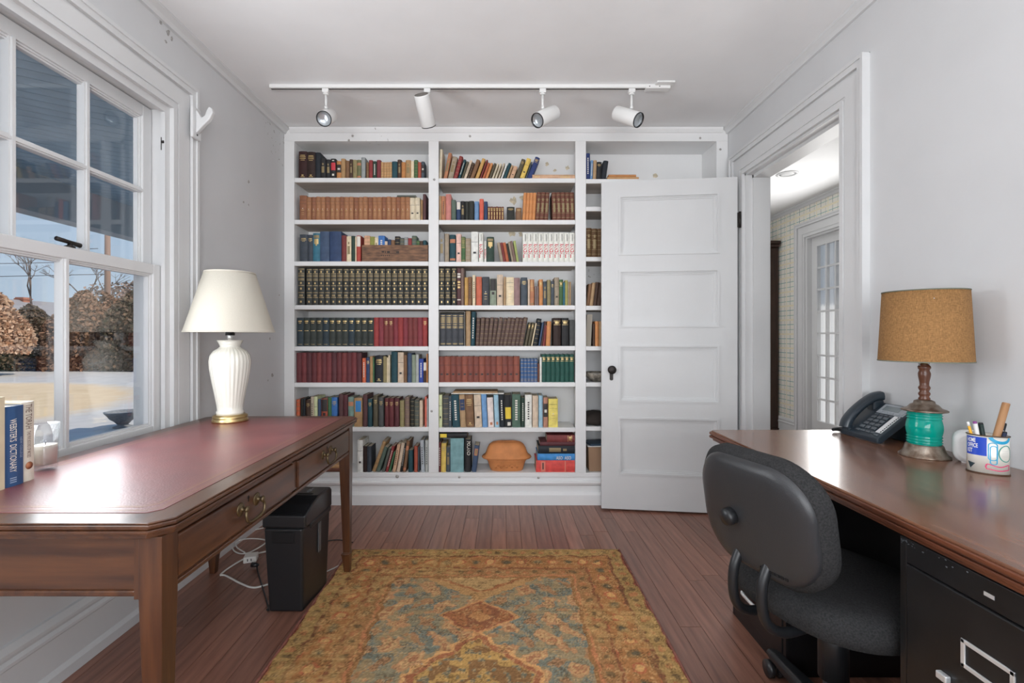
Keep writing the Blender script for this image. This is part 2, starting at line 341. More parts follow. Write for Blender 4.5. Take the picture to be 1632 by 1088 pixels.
# ------------------------------------------------------------------ the hall seen through the doorway
HX, HY0, HY1 = 3.13, 1.0, 7.2
struct('hall_floor', MB().box(XR+T, HX+.1, HY0, HY1, -.08, 0), wood('hall_floor_wood', (.10, .045, .025), (.05, .022, .014), .3, 1))
struct('hall_ceiling', MB().box(XR+T, HX+.1, HY0, HY1, ZC, ZC+.1), M_ceil)
m = mat('plaid_wallpaper', (.84, .81, .73), .7); n = m.node_tree; bs = n.nodes['Principled BSDF']; tcn = n.nodes['Texture Coordinate']
sx = n.nodes.new('ShaderNodeSeparateXYZ'); n.links.new(tcn.outputs['Object'], sx.inputs[0]); cur = None
for ax, per, off, wd, col in (('Z', .155, .0, .006, (.16, .38, .38)), ('Z', .155, .055, .005, (.18, .42, .36)), ('Y', .17, .02, .006, (.15, .22, .25)), ('Y', .17, .09, .004, (.35, .36, .30)), ('Z', .155, .11, .018, (.84, .77, .58)), ('Y', .17, .13, .016, (.83, .78, .62))):
    a = n.nodes.new('ShaderNodeMath'); a.operation = 'ADD'; a.inputs[1].default_value = off+10*per; n.links.new(sx.outputs[ax], a.inputs[0])
    b = n.nodes.new('ShaderNodeMath'); b.operation = 'MODULO'; b.inputs[1].default_value = per; n.links.new(a.outputs[0], b.inputs[0])
    c = n.nodes.new('ShaderNodeMath'); c.operation = 'LESS_THAN'; c.inputs[1].default_value = wd; n.links.new(b.outputs[0], c.inputs[0])
    x = n.nodes.new('ShaderNodeMix'); x.data_type = 'RGBA'; n.links.new(c.outputs[0], x.inputs[0]); x.inputs[7].default_value = (*col, 1)
    if cur is None: x.inputs[6].default_value = (.84, .81, .73, 1)
    else: n.links.new(cur, x.inputs[6])
    cur = x.outputs[2]
n.links.new(cur, bs.inputs['Base Color'])
FY0, FY1, FZ = 3.85, 4.98, 2.14    # glazed door in the far hall wall
struct('wall_hall_far', MB().box(HX, HX+.1, HY0, FY0, 0, ZC).box(HX, HX+.1, FY1, HY1, 0, ZC).box(HX, HX+.1, FY0, FY1, FZ, ZC), m)
struct('wall_hall_end', MB().box(XR+.1, HX+.1, HY1, HY1+.1, 0, ZC), M_wall)
struct('wall_hall_near', MB().box(XR+.14, HX+.1, HY0-.1, HY0, 0, ZC), M_wall)
struct('wall_hall_side', MB().box(XR+.04, XR+.14, YB, HY1, 0, ZC), M_wall)
struct('baseboard_hall', MB().prism([(HX-a, b) for a, b in bbp], FY1+.16, HY1, 'y'), M_trim)
struct('trim_3', MB().prism([(HX-a, ZC+b) for a, b in cor], HY0, HY1, 'y'), M_trim)
fd = empty('door_2', (HX, 0, 0)); fd['kind'] = 'structure'
casing(MB(), FY0, FY1, 0, FZ, -1, foot=0).build('door_casing', M_trim, fd)
MB().box(0, .1, FY0, FY0+.02, 0, FZ).box(0, .1, FY1-.02, FY1, 0, FZ).box(0, .1, FY0+.02, FY1-.02, FZ-.02, FZ).build('door_jamb', M_trim, fd)
y0, y1 = FY0+.02, FY1-.02
MB().box(.05, .09, y0, y0+.08, 0, FZ-.02).box(.05, .09, y1-.08, y1, 0, FZ-.02).box(.05, .09, y0+.08, (y0+y1)/2-.07, FZ-.11, FZ-.02).box(.05, .09, y0+.08, (y0+y1)/2-.07, 0, .26).box(.05, .09, (y0+y1)/2+.07, y1-.08, FZ-.11, FZ-.02).box(.05, .09, (y0+y1)/2+.07, y1-.08, 0, .26).box(.05, .09, (y0+y1)/2-.07, (y0+y1)/2+.07, 0, FZ-.02).build('door_frame', M_trim, fd)
for y in np.linspace(y0+.08, (y0+y1)/2-.07, 4)[1:-1].tolist()+np.linspace((y0+y1)/2+.07, y1-.08, 4)[1:-1].tolist(): MB().box(.055, .085, y-.009, y+.009, .26, FZ-.11).build('muntin', M_trim, fd)
for z in np.linspace(.26, FZ-.11, 9)[1:-1]: MB().box(.0556, .0844, y0+.08, y1-.08, z-.009, z+.009).build('muntin', M_trim, fd)
zz = np.linspace(.26, FZ-.11, 9)
for a, b in (((y0+.08), (y0+y1)/2-.07), ((y0+y1)/2+.07, y1-.08)):
    yy = np.linspace(a, b, 4)
    for i in range(3):
        for j in range(8): MB().box(.066, .070, yy[i], yy[i+1], zz[j], zz[j+1]).build('pane', M_glass, fd)
m = bpy.data.materials.new('sheer_curtain'); m.use_nodes = True; n = m.node_tree; n.nodes.clear(); o = n.nodes.new('ShaderNodeOutputMaterial')
a = n.nodes.new('ShaderNodeBsdfTranslucent'); b = n.nodes.new('ShaderNodeBsdfDiffuse'); x = n.nodes.new('ShaderNodeMixShader'); a.inputs[0].default_value = b.inputs[0].default_value = (.92, .92, .92, 1)
n.links.new(a.outputs[0], x.inputs[1]); n.links.new(b.outputs[0], x.inputs[2]); n.links.new(x.outputs[0], o.inputs[0]); M_sheer = m
cu = MB(); N = 160; cv = [(HX+.15+.018*math.sin(i*.95)+.006*math.sin(i*2.3), FY0-.3+(FY1-FY0+.6)*i/N) for i in range(N+1)]
cu.add([(a, b, .02) for a, b in cv]+[(a, b, FZ+.3) for a, b in cv], [(i, i+1, N+2+i, N+1+i) for i in range(N)], True)
tag(cu.build('sheer_curtain', M_sheer), 'sheer white curtain hanging behind the glazed hall door', 'curtain')
hc = thing('tall_cabinet', 'tall dark wooden cabinet with cornice standing in the hall', 'cabinet', (2.86, 5.44, 0))
MW = wood('dark_cabinet_wood', (.045, .018, .011), (.02, .009, .006), .35, 2)
MB().box(0, .25, 0, .5, .08, 2.12).build('body', MW, hc, bevel=.004); MB().box(-.03, .25, -.03, .53, 2.12, 2.155).box(-.05, .25, -.05, .55, 2.155, 2.19).build('cornice', MW, hc, bevel=.006)
MB().box(-.015, .25, -.015, .515, 0, .08).build('plinth', MW, hc, bevel=.004); MB().box(-.012, 0, .04, .46, .14, 1.15).build('door', MW, hc, bevel=.005); MB().box(-.012, 0, .04, .46, 1.18, 2.06).build('door', MW, hc, bevel=.005)
rl = thing('ceiling_ring', 'round white flush fixture ring on hall ceiling', 'ceiling fixture', (2.42, 4.1, ZC))
MB().lathe([(.085, 0), (.085, -.006), (.07, -.010), (.062, -.004)], 28, cap=False).build('trim_ring', M_trim, rl); MB().lathe([(.062, -.002), (.04, -.007), (.002, -.008)], 28).build('cover', M_trim, rl)
# ------------------------------------------------------------------ outside: porch, lawn, hedge
GZ = -.45
M_out = mat('porch_blue', (.52, .66, .73), .6, var=.10, vscale=6)
pr = thing('porch_roof', 'blue-grey boarded porch ceiling with edge beam seen through window', 'porch roof', (-1.66, 3.0, 2.62))
dv = Vector((1.44, 1, 0)).normalized(); bwid = .115
ang = math.atan2(dv.y, dv.x)
for i in range(-34, 35):
    o_ = MB().box(-6, 6, .004, bwid-.004, 0, .02)
    # clip each board to the porch rectangle (x -2.75..0, y -5..6 local)
    nrm = Vector((-dv.y, dv.x, 0)); base = nrm*(i*bwid)
    ts = []
    for t in np.linspace(-8, 8, 641):
        p = base+dv*t
        if -2.7 < p.x < 0 and -4.5 < p.y < 4.5: ts.append(t)
    if len(ts) < 8: continue
    MB().box(ts[0], ts[-1], .004, bwid-.004, 0, .02).build('ceiling_board', M_out, pr, loc=tuple(base), rot=(0, 0, ang))
MB().box(-2.8, .02, -4.6, 4.6, .02, .12).build('roof_deck', M_out, pr)
MB().box(-2.85, -2.66, -4.6, 4.6, -.36, .02).build('edge_beam', mat('porch_beam_paint', (.42, .47, .50), .6), pr, bevel=.006)
tag(MB().box(-4.55, -1.62, -2, 7.5, -.24, -.14).box(-4.62, -1.62, -2, 7.5, -.14, -.115).build('porch_deck', mat('porch_deck_paint', (.20, .22, .26), .6, var=.15, vscale=5)), 'grey painted porch deck below the window', 'deck', kind='structure')
def ground_mat():
    m = mat('lawn_and_gravel', (.55, .40, .22), .9, bump=.3, bscale=30); n = m.node_tree; b = n.nodes['Principled BSDF']; t = n.nodes['Texture Coordinate']
    s = n.nodes.new('ShaderNodeSeparateXYZ'); n.links.new(t.outputs['Object'], s.inputs[0])
    nz = n.nodes.new('ShaderNodeTexNoise'); nz.inputs['Scale'].default_value = 3; nz.inputs['Detail'].default_value = 6; n.links.new(t.outputs['Object'], nz.inputs['Vector'])
    r = n.nodes.new('ShaderNodeValToRGB'); n.links.new(nz.outputs['Fac'], r.inputs[0]); r.color_ramp.elements[0].color = (.62, .43, .25, 1); r.color_ramp.elements[1].color = (.80, .62, .40, 1)
    g = n.nodes.new('ShaderNodeValToRGB'); n.links.new(nz.outputs['Fac'], g.inputs[0]); g.color_ramp.elements[0].color = (.42, .40, .38, 1); g.color_ramp.elements[1].color = (.66, .62, .58, 1)
    # lawn island: ellipse inside the gravel sweep
    def mth(op, a, bb):
        q = n.nodes.new('ShaderNodeMath'); q.operation = op
        for i, v in enumerate((a, bb)):
            if isinstance(v, (int, float)): q.inputs[i].default_value = v
            else: n.links.new(v, q.inputs[i])
        return q.outputs[0]
    ex = mth('DIVIDE', mth('ADD', s.outputs['X'], 16.0), 7.6); ey = mth('DIVIDE', mth('ADD', s.outputs['Y'], -9.0), 7.3)
    rr = mth('ADD', mth('MULTIPLY', ex, ex), mth('MULTIPLY', ey, ey)); rr = mth('ADD', rr, mth('MULTIPLY', nz.outputs['Fac'], .25))
    st_ = n.nodes.new('ShaderNodeMapRange'); n.links.new(rr, st_.inputs[0]); st_.inputs[1].default_value = .95; st_.inputs[2].default_value = 1.15
    x = n.nodes.new('ShaderNodeMix'); x.data_type = 'RGBA'; n.links.new(st_.outputs[0], x.inputs[0]); n.links.new(r.outputs[0], x.inputs[6]); n.links.new(g.outputs[0], x.inputs[7]); n.links.new(x.outputs[2], b.inputs['Base Color']); return m
tag(MB().box(-70, 40, -40, 70, GZ-.1, GZ).build('ground', ground_mat()), kind='structure')
tag(MB().box(XL-T-.3, HX+1.2, YN-.6, 8, ZC+.13, ZC+.25).build('house_roof', M_out), kind='structure')
def leafmat(name, cols):
    m = bpy.data.materials.new(name); m.use_nodes = True; n = m.node_tree; b = n.nodes['Principled BSDF']; b.inputs['Roughness'].default_value = .8
    g = n.nodes.new('ShaderNodeNewGeometry'); r = n.nodes.new('ShaderNodeValToRGB'); n.links.new(g.outputs['Random Per Island'], r.inputs[0])
    cr = r.color_ramp
    while len(cr.elements) < len(cols): cr.elements.new(.5)
    for i, c in enumerate(cols): cr.elements[i].position = i/(len(cols)-1); cr.elements[i].color = (*lin(c), 1)
    n.links.new(r.outputs[0], b.inputs['Base Color']); return m
def bush(name, label, cat, c, rx, ry, h, n, cols, seed, group=None, trunk=True, leaf=.09, z0=.1):
    R = random.Random(seed); r = thing(name, label, cat, (c[0], c[1], GZ), 0, group); mb = MB()
    for _ in range(n):
        a = R.uniform(0, 2*PI); e = math.asin(R.uniform(-.3, 1)); q = R.uniform(.55, 1)**.5*(1+.16*math.sin(3*a+seed)*math.cos(4*e))
        p = Vector((rx*q*math.cos(a)*math.cos(e), ry*q*math.sin(a)*math.cos(e), max(.05, z0*h+(h*(1-z0))*(.28+.72*q*math.sin(e)))))
        if z0 < 0:
            t_ = R.random(); k_ = (1-max(0, t_-.55)**2*3.2)*(1+.12*math.sin(5*a+seed))*R.uniform(.5, 1)**.5; p = Vector((rx*k_*math.cos(a), ry*k_*math.sin(a), .04+h*t_*(1+.10*math.sin(3*a+2*seed))))
        u = Vector((R.gauss(0, 1), R.gauss(0, 1), R.gauss(0, 1))).normalized(); w = u.orthogonal().normalized(); s_ = leaf*R.uniform(.6, 1.4)
        mb.add([p-u*s_, p+w*s_*.6, p+u*s_, p-w*s_*.6], [(0, 1, 2, 3)])
    f = mb.build('foliage', leafmat(name+'_leaves', cols), r); f['kind'] = 'stuff'
    if trunk:
        st = MB()
        for k in range(7):
            a = R.uniform(0, 2*PI); st.tube(spline([(0, 0, 0), (rx*.2*math.cos(a), ry*.2*math.sin(a), h*.4), (rx*.55*math.cos(a), ry*.55*math.sin(a), h*.85)], 3), [.06]*3+[.04]*3+[.015], 5)
        st.build('stem', mat('bark', (.16, .12, .10), .9), r)
    return r
HB = ['3f3a2a', '5a4c38', '6e5744', '7d6a58', '4c4a34', '8a6a50']
hedge = [(-25.6, 22.2, 1.9, 1.6, 2.7, 'brown shrub at the left edge of the window view'), (-22.4, 22.4, 1.7, 1.6, 2.7, 'olive brown shrub beside the tan-leaved tree'), (-19.4, 22.6, 1.6, 1.6, 3.3, 'russet tangled shrub in the middle of the hedge'),
         (-16.5, 22.4, 1.6, 1.6, 3.4, 'olive green shrub at the right side of the window view'), (-13.4, 22.6, 1.7, 1.6, 3.2, 'brown shrub behind the window frame at the right')]
for i, (x, y, rx, ry, h, lb) in enumerate(hedge): bush('hedge_shrub', lb, 'shrub', (x, y), rx, ry, h, 13000, HB if i != 2 else ['5a4632', '8f6a50', 'a47d62', '6b5340'], 10+i, 'shrubs across the road', leaf=.085, z0=-1)
bush('beech_tree', 'tree with clinging tan leaves at the left edge of the window view', 'tree', (-20.2, 18.6), 1.3, 1.3, 3.4, 7000, ['a5785a', 'c09a7c', 'd8b89c', '8e6248'], 31, leaf=.085, z0=.2)
bush('background_tree', 'grey leafless tree crowns rising behind the hedge', 'tree', (-24.5, 33.5), 5.0, 3.5, 5.4, 5200, ['6d6058', '8b7468', '9f887a', '55504a'], 44, leaf=.12, z0=.25)
def bare_tree(c, h, seed, lb):
    R = random.Random(seed); r = thing('bare_tree', lb, 'tree', (c[0], c[1], GZ)); mb = MB()
    def grow(p, d, L, rad, k):
        q = p+d*L; m_ = p+d*L*.5+Vector((R.gauss(0, .04*L), R.gauss(0, .04*L), 0)); mb.tube([p, m_, q], [rad, rad*.85, rad*.7], 5)
        if k:
            for _ in range(3): grow(q, (d+Vector((R.gauss(0, .5), R.gauss(0, .5), R.uniform(-.1, .4)))).normalized(), L*.68, rad*.6, k-1)
    tr = MB(); tr.cyl((0, 0, 0), (0, 0, h*.35), .11, 8, .08); tr.build('trunk', mat('bark', (0, 0, 0)), r)
    grow(Vector((0, 0, h*.33)), Vector((0, 0, 1)), h*.26, .07, 4); mb.build('branches', MATS['bark'], r)
bare_tree((-27.6, 28.0), 6.6, 3, 'bare branching tree against the sky left of the window muntin')
bare_tree((-24.9, 28.6), 6.2, 9, 'bare branching tree against the sky beside the utility pole')
up_ = thing('utility_pole', 'brown wooden utility pole rising above the hedge', 'pole', (-23.1, 28.0, GZ))
MB().cyl((0, 0, 0), (0, 0, 9.2), .17, 12, .13).build('pole', mat('pole_wood', (.30, .19, .14), .9), up_); MB().box(-.9, .9, -.06, .06, 8.2, 8.32).build('crossarm', MATS['pole_wood'], up_)
for k in range(3):
    tag(MB().tube([(-23.4, 28.0+(k-1)*.3, GZ+6.6-.7*k), (-31, 26, GZ+6.1-.7*k), (-45, 23, GZ+6.2-.7*k)], .018, 5).build('overhead_wire', M_iron), ('topmost', 'middle', 'lowest')[k]+' of the thin dark overhead wires at the utility pole', 'wire', 'overhead wires')
fh = thing('far_house', 'distant house roof with a brick chimney left of the muntin', 'house', (-45.5, 45.5, GZ))
MB().prism([(-3.5, 0), (3.5, 0), (3.5, 2.9), (0, 4.7), (-3.5, 2.9)], -4, 4, 'y').build('walls', mat('far_house_walls', (.5, .47, .45), .8), fh)
MB().prism([(-3.8, 2.75), (0, 4.72), (3.8, 2.75), (3.8, 2.95), (0, 4.95), (-3.8, 2.95)], -4.2, 4.2, 'y').build('roof', mat('far_roof', (.30, .28, .28), .8), fh)
MB().box(-.4, .4, -.4, .4, 4.2, 5.2).box(-.46, .46, -.46, .46, 4.98, 5.1).build('chimney', mat('chimney_brick', (.42, .17, .11), .9), fh)
ur = thing('garden_urn', 'dark grey footed bowl planter on the gravel outside', 'planter', tuple(Vector((-607/F*8.25, 8.25, GZ)))); ur.scale = (.76, .76, .76)
MU = mat('cast_stone', (.20, .21, .22), .7, var=.2)
MB().lathe([(.001, .09), (.12, .09), (.16, .14), (.24, .20), (.30, .29), (.335, .33), (.35, .36), (.33, .365), (.30, .33), (.22, .26), (.001, .25)], 32, cap=False).build('bowl', MU, ur); MB().lathe([(.19, 0), (.19, .025), (.13, .045), (.10, .07), (.12, .10)], 28).build('foot', MU, ur)
# ------------------------------------------------------------------ bookcase
def bx(x): return (x-803)/240
def bz(y): return EYE+(535-y)/240
bc = thing('bookcase', 'built-in white painted bookcase with three bays filling the far wall', 'bookcase', (0, YF, 0))
def cpart(name, x0, x1, y0, y1, z0, z1, bev=.002): return MB().box(x0, x1, y0, y1, z0, z1).build(name, M_case, bc, bevel=bev)
D = YB-YF-.004
TOP = bz(225); BAY = {'L': (469, 683), 'C': (699, 917), 'R': (934, 1142)}
for a, b in ((XL+.001, bx(469)), (bx(683), bx(699)), (bx(917), bx(934)), (bx(1142), XR-.001)): cpart('stile', a, b, 0, .02, bz(753), TOP)
cpart('top_rail', XL+.001, XR-.001, 0, .02, TOP, ZC-.001)
MB().prism([(-.018, ZC-.002), (0, ZC-.002), (0, ZC-.036), (-.006, ZC-.034), (-.016, ZC-.018)], XL+.04, XR-.04, 'x').build('cornice', M_case, bc)
MB().box(XL+.001, XR-.001, D-.02, D, .05, ZC-.001).build('back_panel', M_case, bc)
for x in (469, 691, 925.5, 1142): cpart('upright', bx(x)-.012-(.012 if x == 469 else 0)+(.012 if x == 1142 else 0), bx(x)+.012-(.012 if x == 469 else 0)+(.012 if x == 1142 else 0), .02, D-.02, .2, TOP)
cpart('top_board', XL+.02, XR-.02, .02, D-.02, TOP, TOP+.02)
M_under = mat('underside_grey', (.50, .44, .39), .8, var=.12, vscale=4, stretch=(1, 8, 8))
SH = {'L': [283.2, 350, 416.4, 486, 551.8, 609.8, 680.6], 'C': [283.8, 350.3, 416.9, 486.4, 551.3, 609.2, 681.4], 'R': [285, 329.2, 409.2, 487, 551.6, 609.4, 679.5]}
for k, L in SH.items():
    a, b = BAY[k]
    for y in L:
        cpart('shelf', bx(a)-.0005+.001, bx(b)-.0005, .001, D-.02, bz(y)-.029, bz(y), .0025)
        if y < 535: MB().box(bx(a)+.001, bx(b)-.001, .007, D-.021, bz(y)-.0302, bz(y)-.0288).build('underside_sheet', M_under, bc)  # added thin warm-grey sheet under each upper shelf, darker than the paint
cpart('bottom_shelf', XL+.001, XR-.001, 0, D-.02, bz(753)-.03, bz(753), .003)
cpart('base_board', XL+.001, XR-.001, .006, .03, 0, bz(753)-.03)
MB().prism([(.006, bz(766)), (-.012, bz(766)), (-.016, bz(768)), (-.012, bz(771)), (-.002, bz(773)), (.006, bz(774))], XL+.031, XR-.031, 'x').build('base_moulding', M_case, bc)
MB().prism([(.006, 0), (-.014, 0), (-.014, bz(788)), (-.009, bz(786)), (-.004, bz(784)), (.006, bz(783.5))], XL+.031, XR-.031, 'x').build('plinth', M_case, bc)
# wood knots bleeding through the paint
for x, y in ((562, 216.5), (556, 223.5), (749, 217), (1116, 220), (1148, 238), (692, 286), (688, 655), (633, 759), (732, 760), (858, 761)):
    MB().lathe([(.0075 if x != 633 else .011, 0), (.001, .0006)], 14).build('knot', mat('knot_stain', (.50, .47, .44), .5), bc, loc=(bx(x), -.0002, bz(y)), rot=(PI/2, 0, 0))
# flaked patches on the back boards
for x, y, r in ((818, 320, .03), (832, 315, .022), (815, 372, .030), (830, 374, .02), (872, 262, .016), (884, 272, .014), (1044, 281, .02), (904, 268, .018)):
    R = random.Random(int(x)); pts = [(r*R.uniform(.4, 1.1)*math.cos(a), r*R.uniform(.4, 1.2)*math.sin(a)) for a in np.linspace(0, 2*PI, 11)[:-1]]
    k_ = (YB-.02)/YF
    MB().prism(pts, 0, .0012, 'y').build('paint_flake', mat('bare_plaster', (.62, .54, .40), .8, var=.3, vscale=30), bc, loc=(bx(x)*k_, D-.0214, EYE+(bz(y)-EYE)*k_))
# ------------------------------------------------------------------ books
PAL = dict(mar0=('381d1c', 'dark maroon'), brn0=('33231f', 'brown-black'), nvy0=('23282f', 'blue-black'), blk=('28282a', 'black'), blg=('2e302c', 'greenish black'), org=('b87838', 'orange brown'), tan=('a88252', 'tan'), brn=('7d5a3c', 'brown'), dbr=('4a352a', 'dark brown'),
  olt=('8f8256', 'olive tan'), gpr=('6a6c48', 'mottled green'), gry=('8f9494', 'grey'), red=('8e2f30', 'red'), dgn=('2c4238', 'dark green'), crm=('7c2e35', 'crimson'), ttn=('bd8f5a', 'light tan'), tea=('1f4750', 'dark teal'), cre=('dcc9a4', 'cream'), grn=('44663e', 'green'), rst=('a5482f', 'rust red'), sla=('454f58', 'slate grey'),
  ltn=('9f6a42', 'tan leather'), ltp=('8c5738', 'brown leather'), ivo=('cdbfa2', 'ivory'), mau=('59393a', 'maroon brown'), ssl=('3a424c', 'dark slate'), tbl=('276a80', 'teal blue'), slb=('3b4f6c', 'slate blue'), nvb=('2d4266', 'navy blue'), mar=('7a3130', 'maroon'), rdl=('ac3a2b', 'scarlet'), pnk=('cf9a74', 'pinkish tan'), olg=('8a8c3a', 'olive green'),
  blu=('2a6cb4', 'bright blue'), ggn=('555a52', 'grey-green'), lgr=('a8aca8', 'light grey'), enc=('383a38', 'charcoal'), dg1=('343a36', 'dark green'), dg2=('2c3a42', 'dark blue-green'), re1=('84303a', 'red'), re2=('7a3433', 'faded red'), re3=('98302f', 'red'), ma1=('662c30', 'maroon'), ma2=('743033', 'maroon'), ma3=('5a2d32', 'dark maroon'), oro=('cc5a2c', 'orange'), bei=('cbb49a', 'beige'), sag=('84907c', 'sage green'), ryl=('2444a0', 'royal blue'),
  pgn=('c9cf9c', 'pale green'), pat=('b8a890', 'patterned cream'), bgn=('3f6c48', 'green'), sky=('5f92c4', 'sky blue'), tor=('6d8a80', 'teal and orange'), wht=('d6d6d0', 'white'), cor=('d2604c', 'coral'), dol=('57503e', 'dark olive'), wgr=('a6adb4', 'pale blue-grey'), gtn=('9a8a74', 'greyish tan'), gld=('c09244', 'golden tan'), orr=('b05a30', 'orange red'), ort=('c98240', 'orange'), yel=('d6b444', 'yellow'), nav=('26386e', 'navy'), pit=('c79c78', 'pinkish tan'),
  pin=('c0746a', 'salmon pink'), grs=('55665a', 'green-grey'), lbl=('5f86b0', 'light blue'), ver=('d0543a', 'vermilion'), mot=('6e4030', 'mottled brown'), gpt=('8c8c8c', 'grey patterned'), lpk=('e2b2a4', 'pale pink'), lim=('9aa65a', 'lime green'), mve=('90706e', 'mauve'), mvb=('7a6258', 'mauve brown'), ora=('c45c3a', 'brick orange'), slk=('41444a', 'charcoal'), lab=('b0714a', 'russet'), ptn=('80706c', 'purple-grey'), oly=('a09a50', 'olive yellow'), rbr=('7d4034', 'red-brown'), rb2=('8e4a38', 'red-brown'), bsm=('3a5f90', 'blue'), gst=('1f5248', 'dark green'),
  dgr=('4a4c4c', 'dark grey'), pte=('1d4652', 'deep teal'), pwh=('e6ccc6', 'pinkish white'), lib=('8fb8cc', 'light blue'), gnm=('4c6858', 'mottled green'), off=('e2ddd0', 'off-white'), sea=('7fae9c', 'sea green'), pbr=('b07a62', 'pinkish brown'), yel2=('e2cc54', 'bright yellow'), tlt=('6f9ca0', 'pale teal'), cbr=('5c4640', 'cracked brown'), cb2=('665048', 'cracked brown'), dtn=('a98860', 'tan'), orn=('5c4020', 'ornate brown'), rdb=('d63a30', 'bright red'), abl=('1f86cc', 'bright blue'))
GAIN = 1.22
def bmat(k):
    c = lin(PAL[k][0]); g_ = sum(c)/3; c = tuple(min(.85, (v*.84+g_*.16)*GAIN) for v in c); return mat('book_'+k, c, .62, var=.16, vscale=28, bump=.15, bscale=160, spec=.35)
M_page = mat('book_pages', (.56, .49, .37), .85, var=.12, vscale=60, stretch=(40, 1, 1)); M_gold = mat('gilt', (.62, .45, .20), .38, .5); M_pale = mat('pale_print', (.78, .74, .66), .6); M_dark = mat('dark_print', (.04, .035, .035), .6); M_redp = mat('red_print', (.62, .05, .07), .6); M_bluep = mat('blue_label', (.05, .25, .58), .6); M_dull = mat('dull_gilt', (.30, .23, .12), .5, .3); M_yelp = mat('yellow_print', (.85, .62, .06), .6); M_navp = mat('navy_label', (.03, .05, .12), .6)
SM = dict(g=M_gold, p=M_pale, d=M_dark, r=M_redp, b=M_bluep, u=M_dull, y=M_yelp, n=M_navp, o=mat('orange_patch', (.55, .22, .12), .7))
def bars(*a): return list(a)
STY = {  # each mark: z0, z1, x0, x1 (fractions of the spine), ink
 't': [(.84, .865, .2, .8, 'g'), (.79, .81, .15, .85, 'g'), (.745, .76, .3, .7, 'g')], 'T': [(.84, .865, .2, .8, 'g'), (.79, .815, .15, .85, 'g'), (.73, .755, .15, .85, 'g'), (.67, .69, .25, .75, 'g'), (.10, .15, .38, .62, 'g'), (.06, .08, .25, .75, 'g')],
 'b': [(z, z+.014, .06, .94, 'g') for z in (.93, .78, .62, .46, .30, .12, .05)], 'u': [(z, z+.016, .05, .95, 'u') for z in (.90, .74, .58, .42, .26, .10)],
 'e': [(z, z+.022, .05, .95, 'u') for z in (.955, .845, .80, .765, .70, .665, .52, .33, .20)]+[(z, z+.05, .38, .62, 'g') for z in (.88, .57, .42, .07)]+[(.24, .29, .22, .78, 'u')],
 'D': [(.85, .895, .22, .78, 'g'), (.80, .825, .3, .7, 'g'), (.535, .555, .18, .82, 'g'), (.06, .08, .18, .82, 'u')], 'r': [(.42, .80, .08, .92, 'r'), (.88, .93, .3, .7, 'p'), (.14, .24, .3, .7, 'p')],
 'k': [(.35, .80, .04, .96, 'd'), (.50, .60, .2, .8, 'p')], 'l': [(.58, .97, .06, .94, 'p')], 'B': [(.52, .90, .18, .86, 'b')], 'w': [(.22+.07*i, .265+.07*i, .36, .64, 'p') for i in range(9)], 'v': [(.25+.07*i, .29+.07*i, .38, .62, 'd') for i in range(8)],
 's': [(.46, .49, .44, .56, 'p'), (.40, .42, .3, .7, 'g'), (.30, .31, .3, .7, 'g'), (.22, .23, .3, .7, 'g'), (.80, .81, .06, .94, 'd'), (.66, .665, .06, .94, 'd')], 'c': [(.66, .67, .05, .95, 'd'), (.28, .34, .3, .7, 'd')], 'o': [(.30, .62, .25, .75, 'u'), (.68, .78, .35, .65, 'u')],
 'x': [(.55, .98, .04, .96, 'd'), (.40, .50, .3, .7, 'd')], 'm': [(.82, .86, .1, .9, 'p'), (.74, .80, .1, .9, 'p'), (.60, .65, .1, .9, 'g'), (.54, .57, .1, .9, 'g'), (.46, .51, .15, .85, 'g'), (.14, .165, .05, .95, 'p')], 'y': [(.26, .62, .1, .98, 'y'), (.05, .16, .4, .9, 'p')],
 'N': [(.52, .86, .08, .94, 'n'), (.62, .64, .2, .8, 'u'), (.72, .74, .2, .8, 'u')], 'q': [(.62, .88, .16, .84, 'o'), (.66, .84, .28, .72, 'u')], 'j': [(.70, .84, .04, .96, 'o'), (.06, .14, .04, .96, 'o')], 'G': [(.62, .80, .2, .8, 'g'), (.83, .93, .12, .88, 'u'), (.56, .62, .4, .6, 'g')], 'P': [(.08, .17, .35, .75, 'o')], 'z': [(.82, .88, .06, .94, 'g'), (.70, .78, .16, .84, 'g'), (.40, .62, .3, .7, 'g'), (.10, .36, .36, .64, 'g')],
 'L': [(z, z+.012, .08, .92, 'g') for z in (.94, .88, .84, .80, .76, .72, .66, .60, .56)]+[(.05, .09, .1, .9, 'u')], 'Q': [(.88, .90, .05, .95, 'g'), (.80, .86, .2, .8, 'g'), (.75, .765, .05, .95, 'g')]}
STYN = dict(t='with gilt title', T='with gilt lettering', b='with gilt bands', u='with raised bands', e='with banded spine', D='with gilt title', r='with red label', k='with black label', l='with pale label', B='with blue label', w='with pale lettering', v='with dark lettering', s='with small gilt marks', c='with thin dark lines', o='with faded ornament', x='with black upper spine', m='with gilt and pale bands', y='with yellow lettering', N='with navy label', q='with orange label', j='with orange-red bands', G='with gilt ornament', P='with round sticker', z='with gilt tooling', L='with gilt lines', Q='with gilt title box', R='with red RANDALL lettering')
ORD = 'first second third fourth fifth sixth seventh eighth ninth tenth eleventh twelfth thirteenth fourteenth fifteenth sixteenth seventeenth eighteenth nineteenth twentieth'.split()
def ordn(i):
    if i <= 20: return ORD[i-1]
    return ('twenty', 'thirty', 'forty')[i//10-2]+('-'+ORD[i % 10-1] if i % 10 else '') if i % 10 else ('twentieth', 'thirtieth', 'fortieth')[i//10-2]
def spine_y(x, w, b): return b*(2*x/w-1)**2
def strip(mb, w, b, h, m_):
    z0, z1, a, c, _ = m_; n = 4; xs = [w*(a+(c-a)*i/n) for i in range(n+1)]
    mb.add([(x, spine_y(x, w, b)-.0007, z*h) for z in (z0, z1) for x in xs], [(i, i+1, n+2+i, n+1+i) for i in range(n)], True)
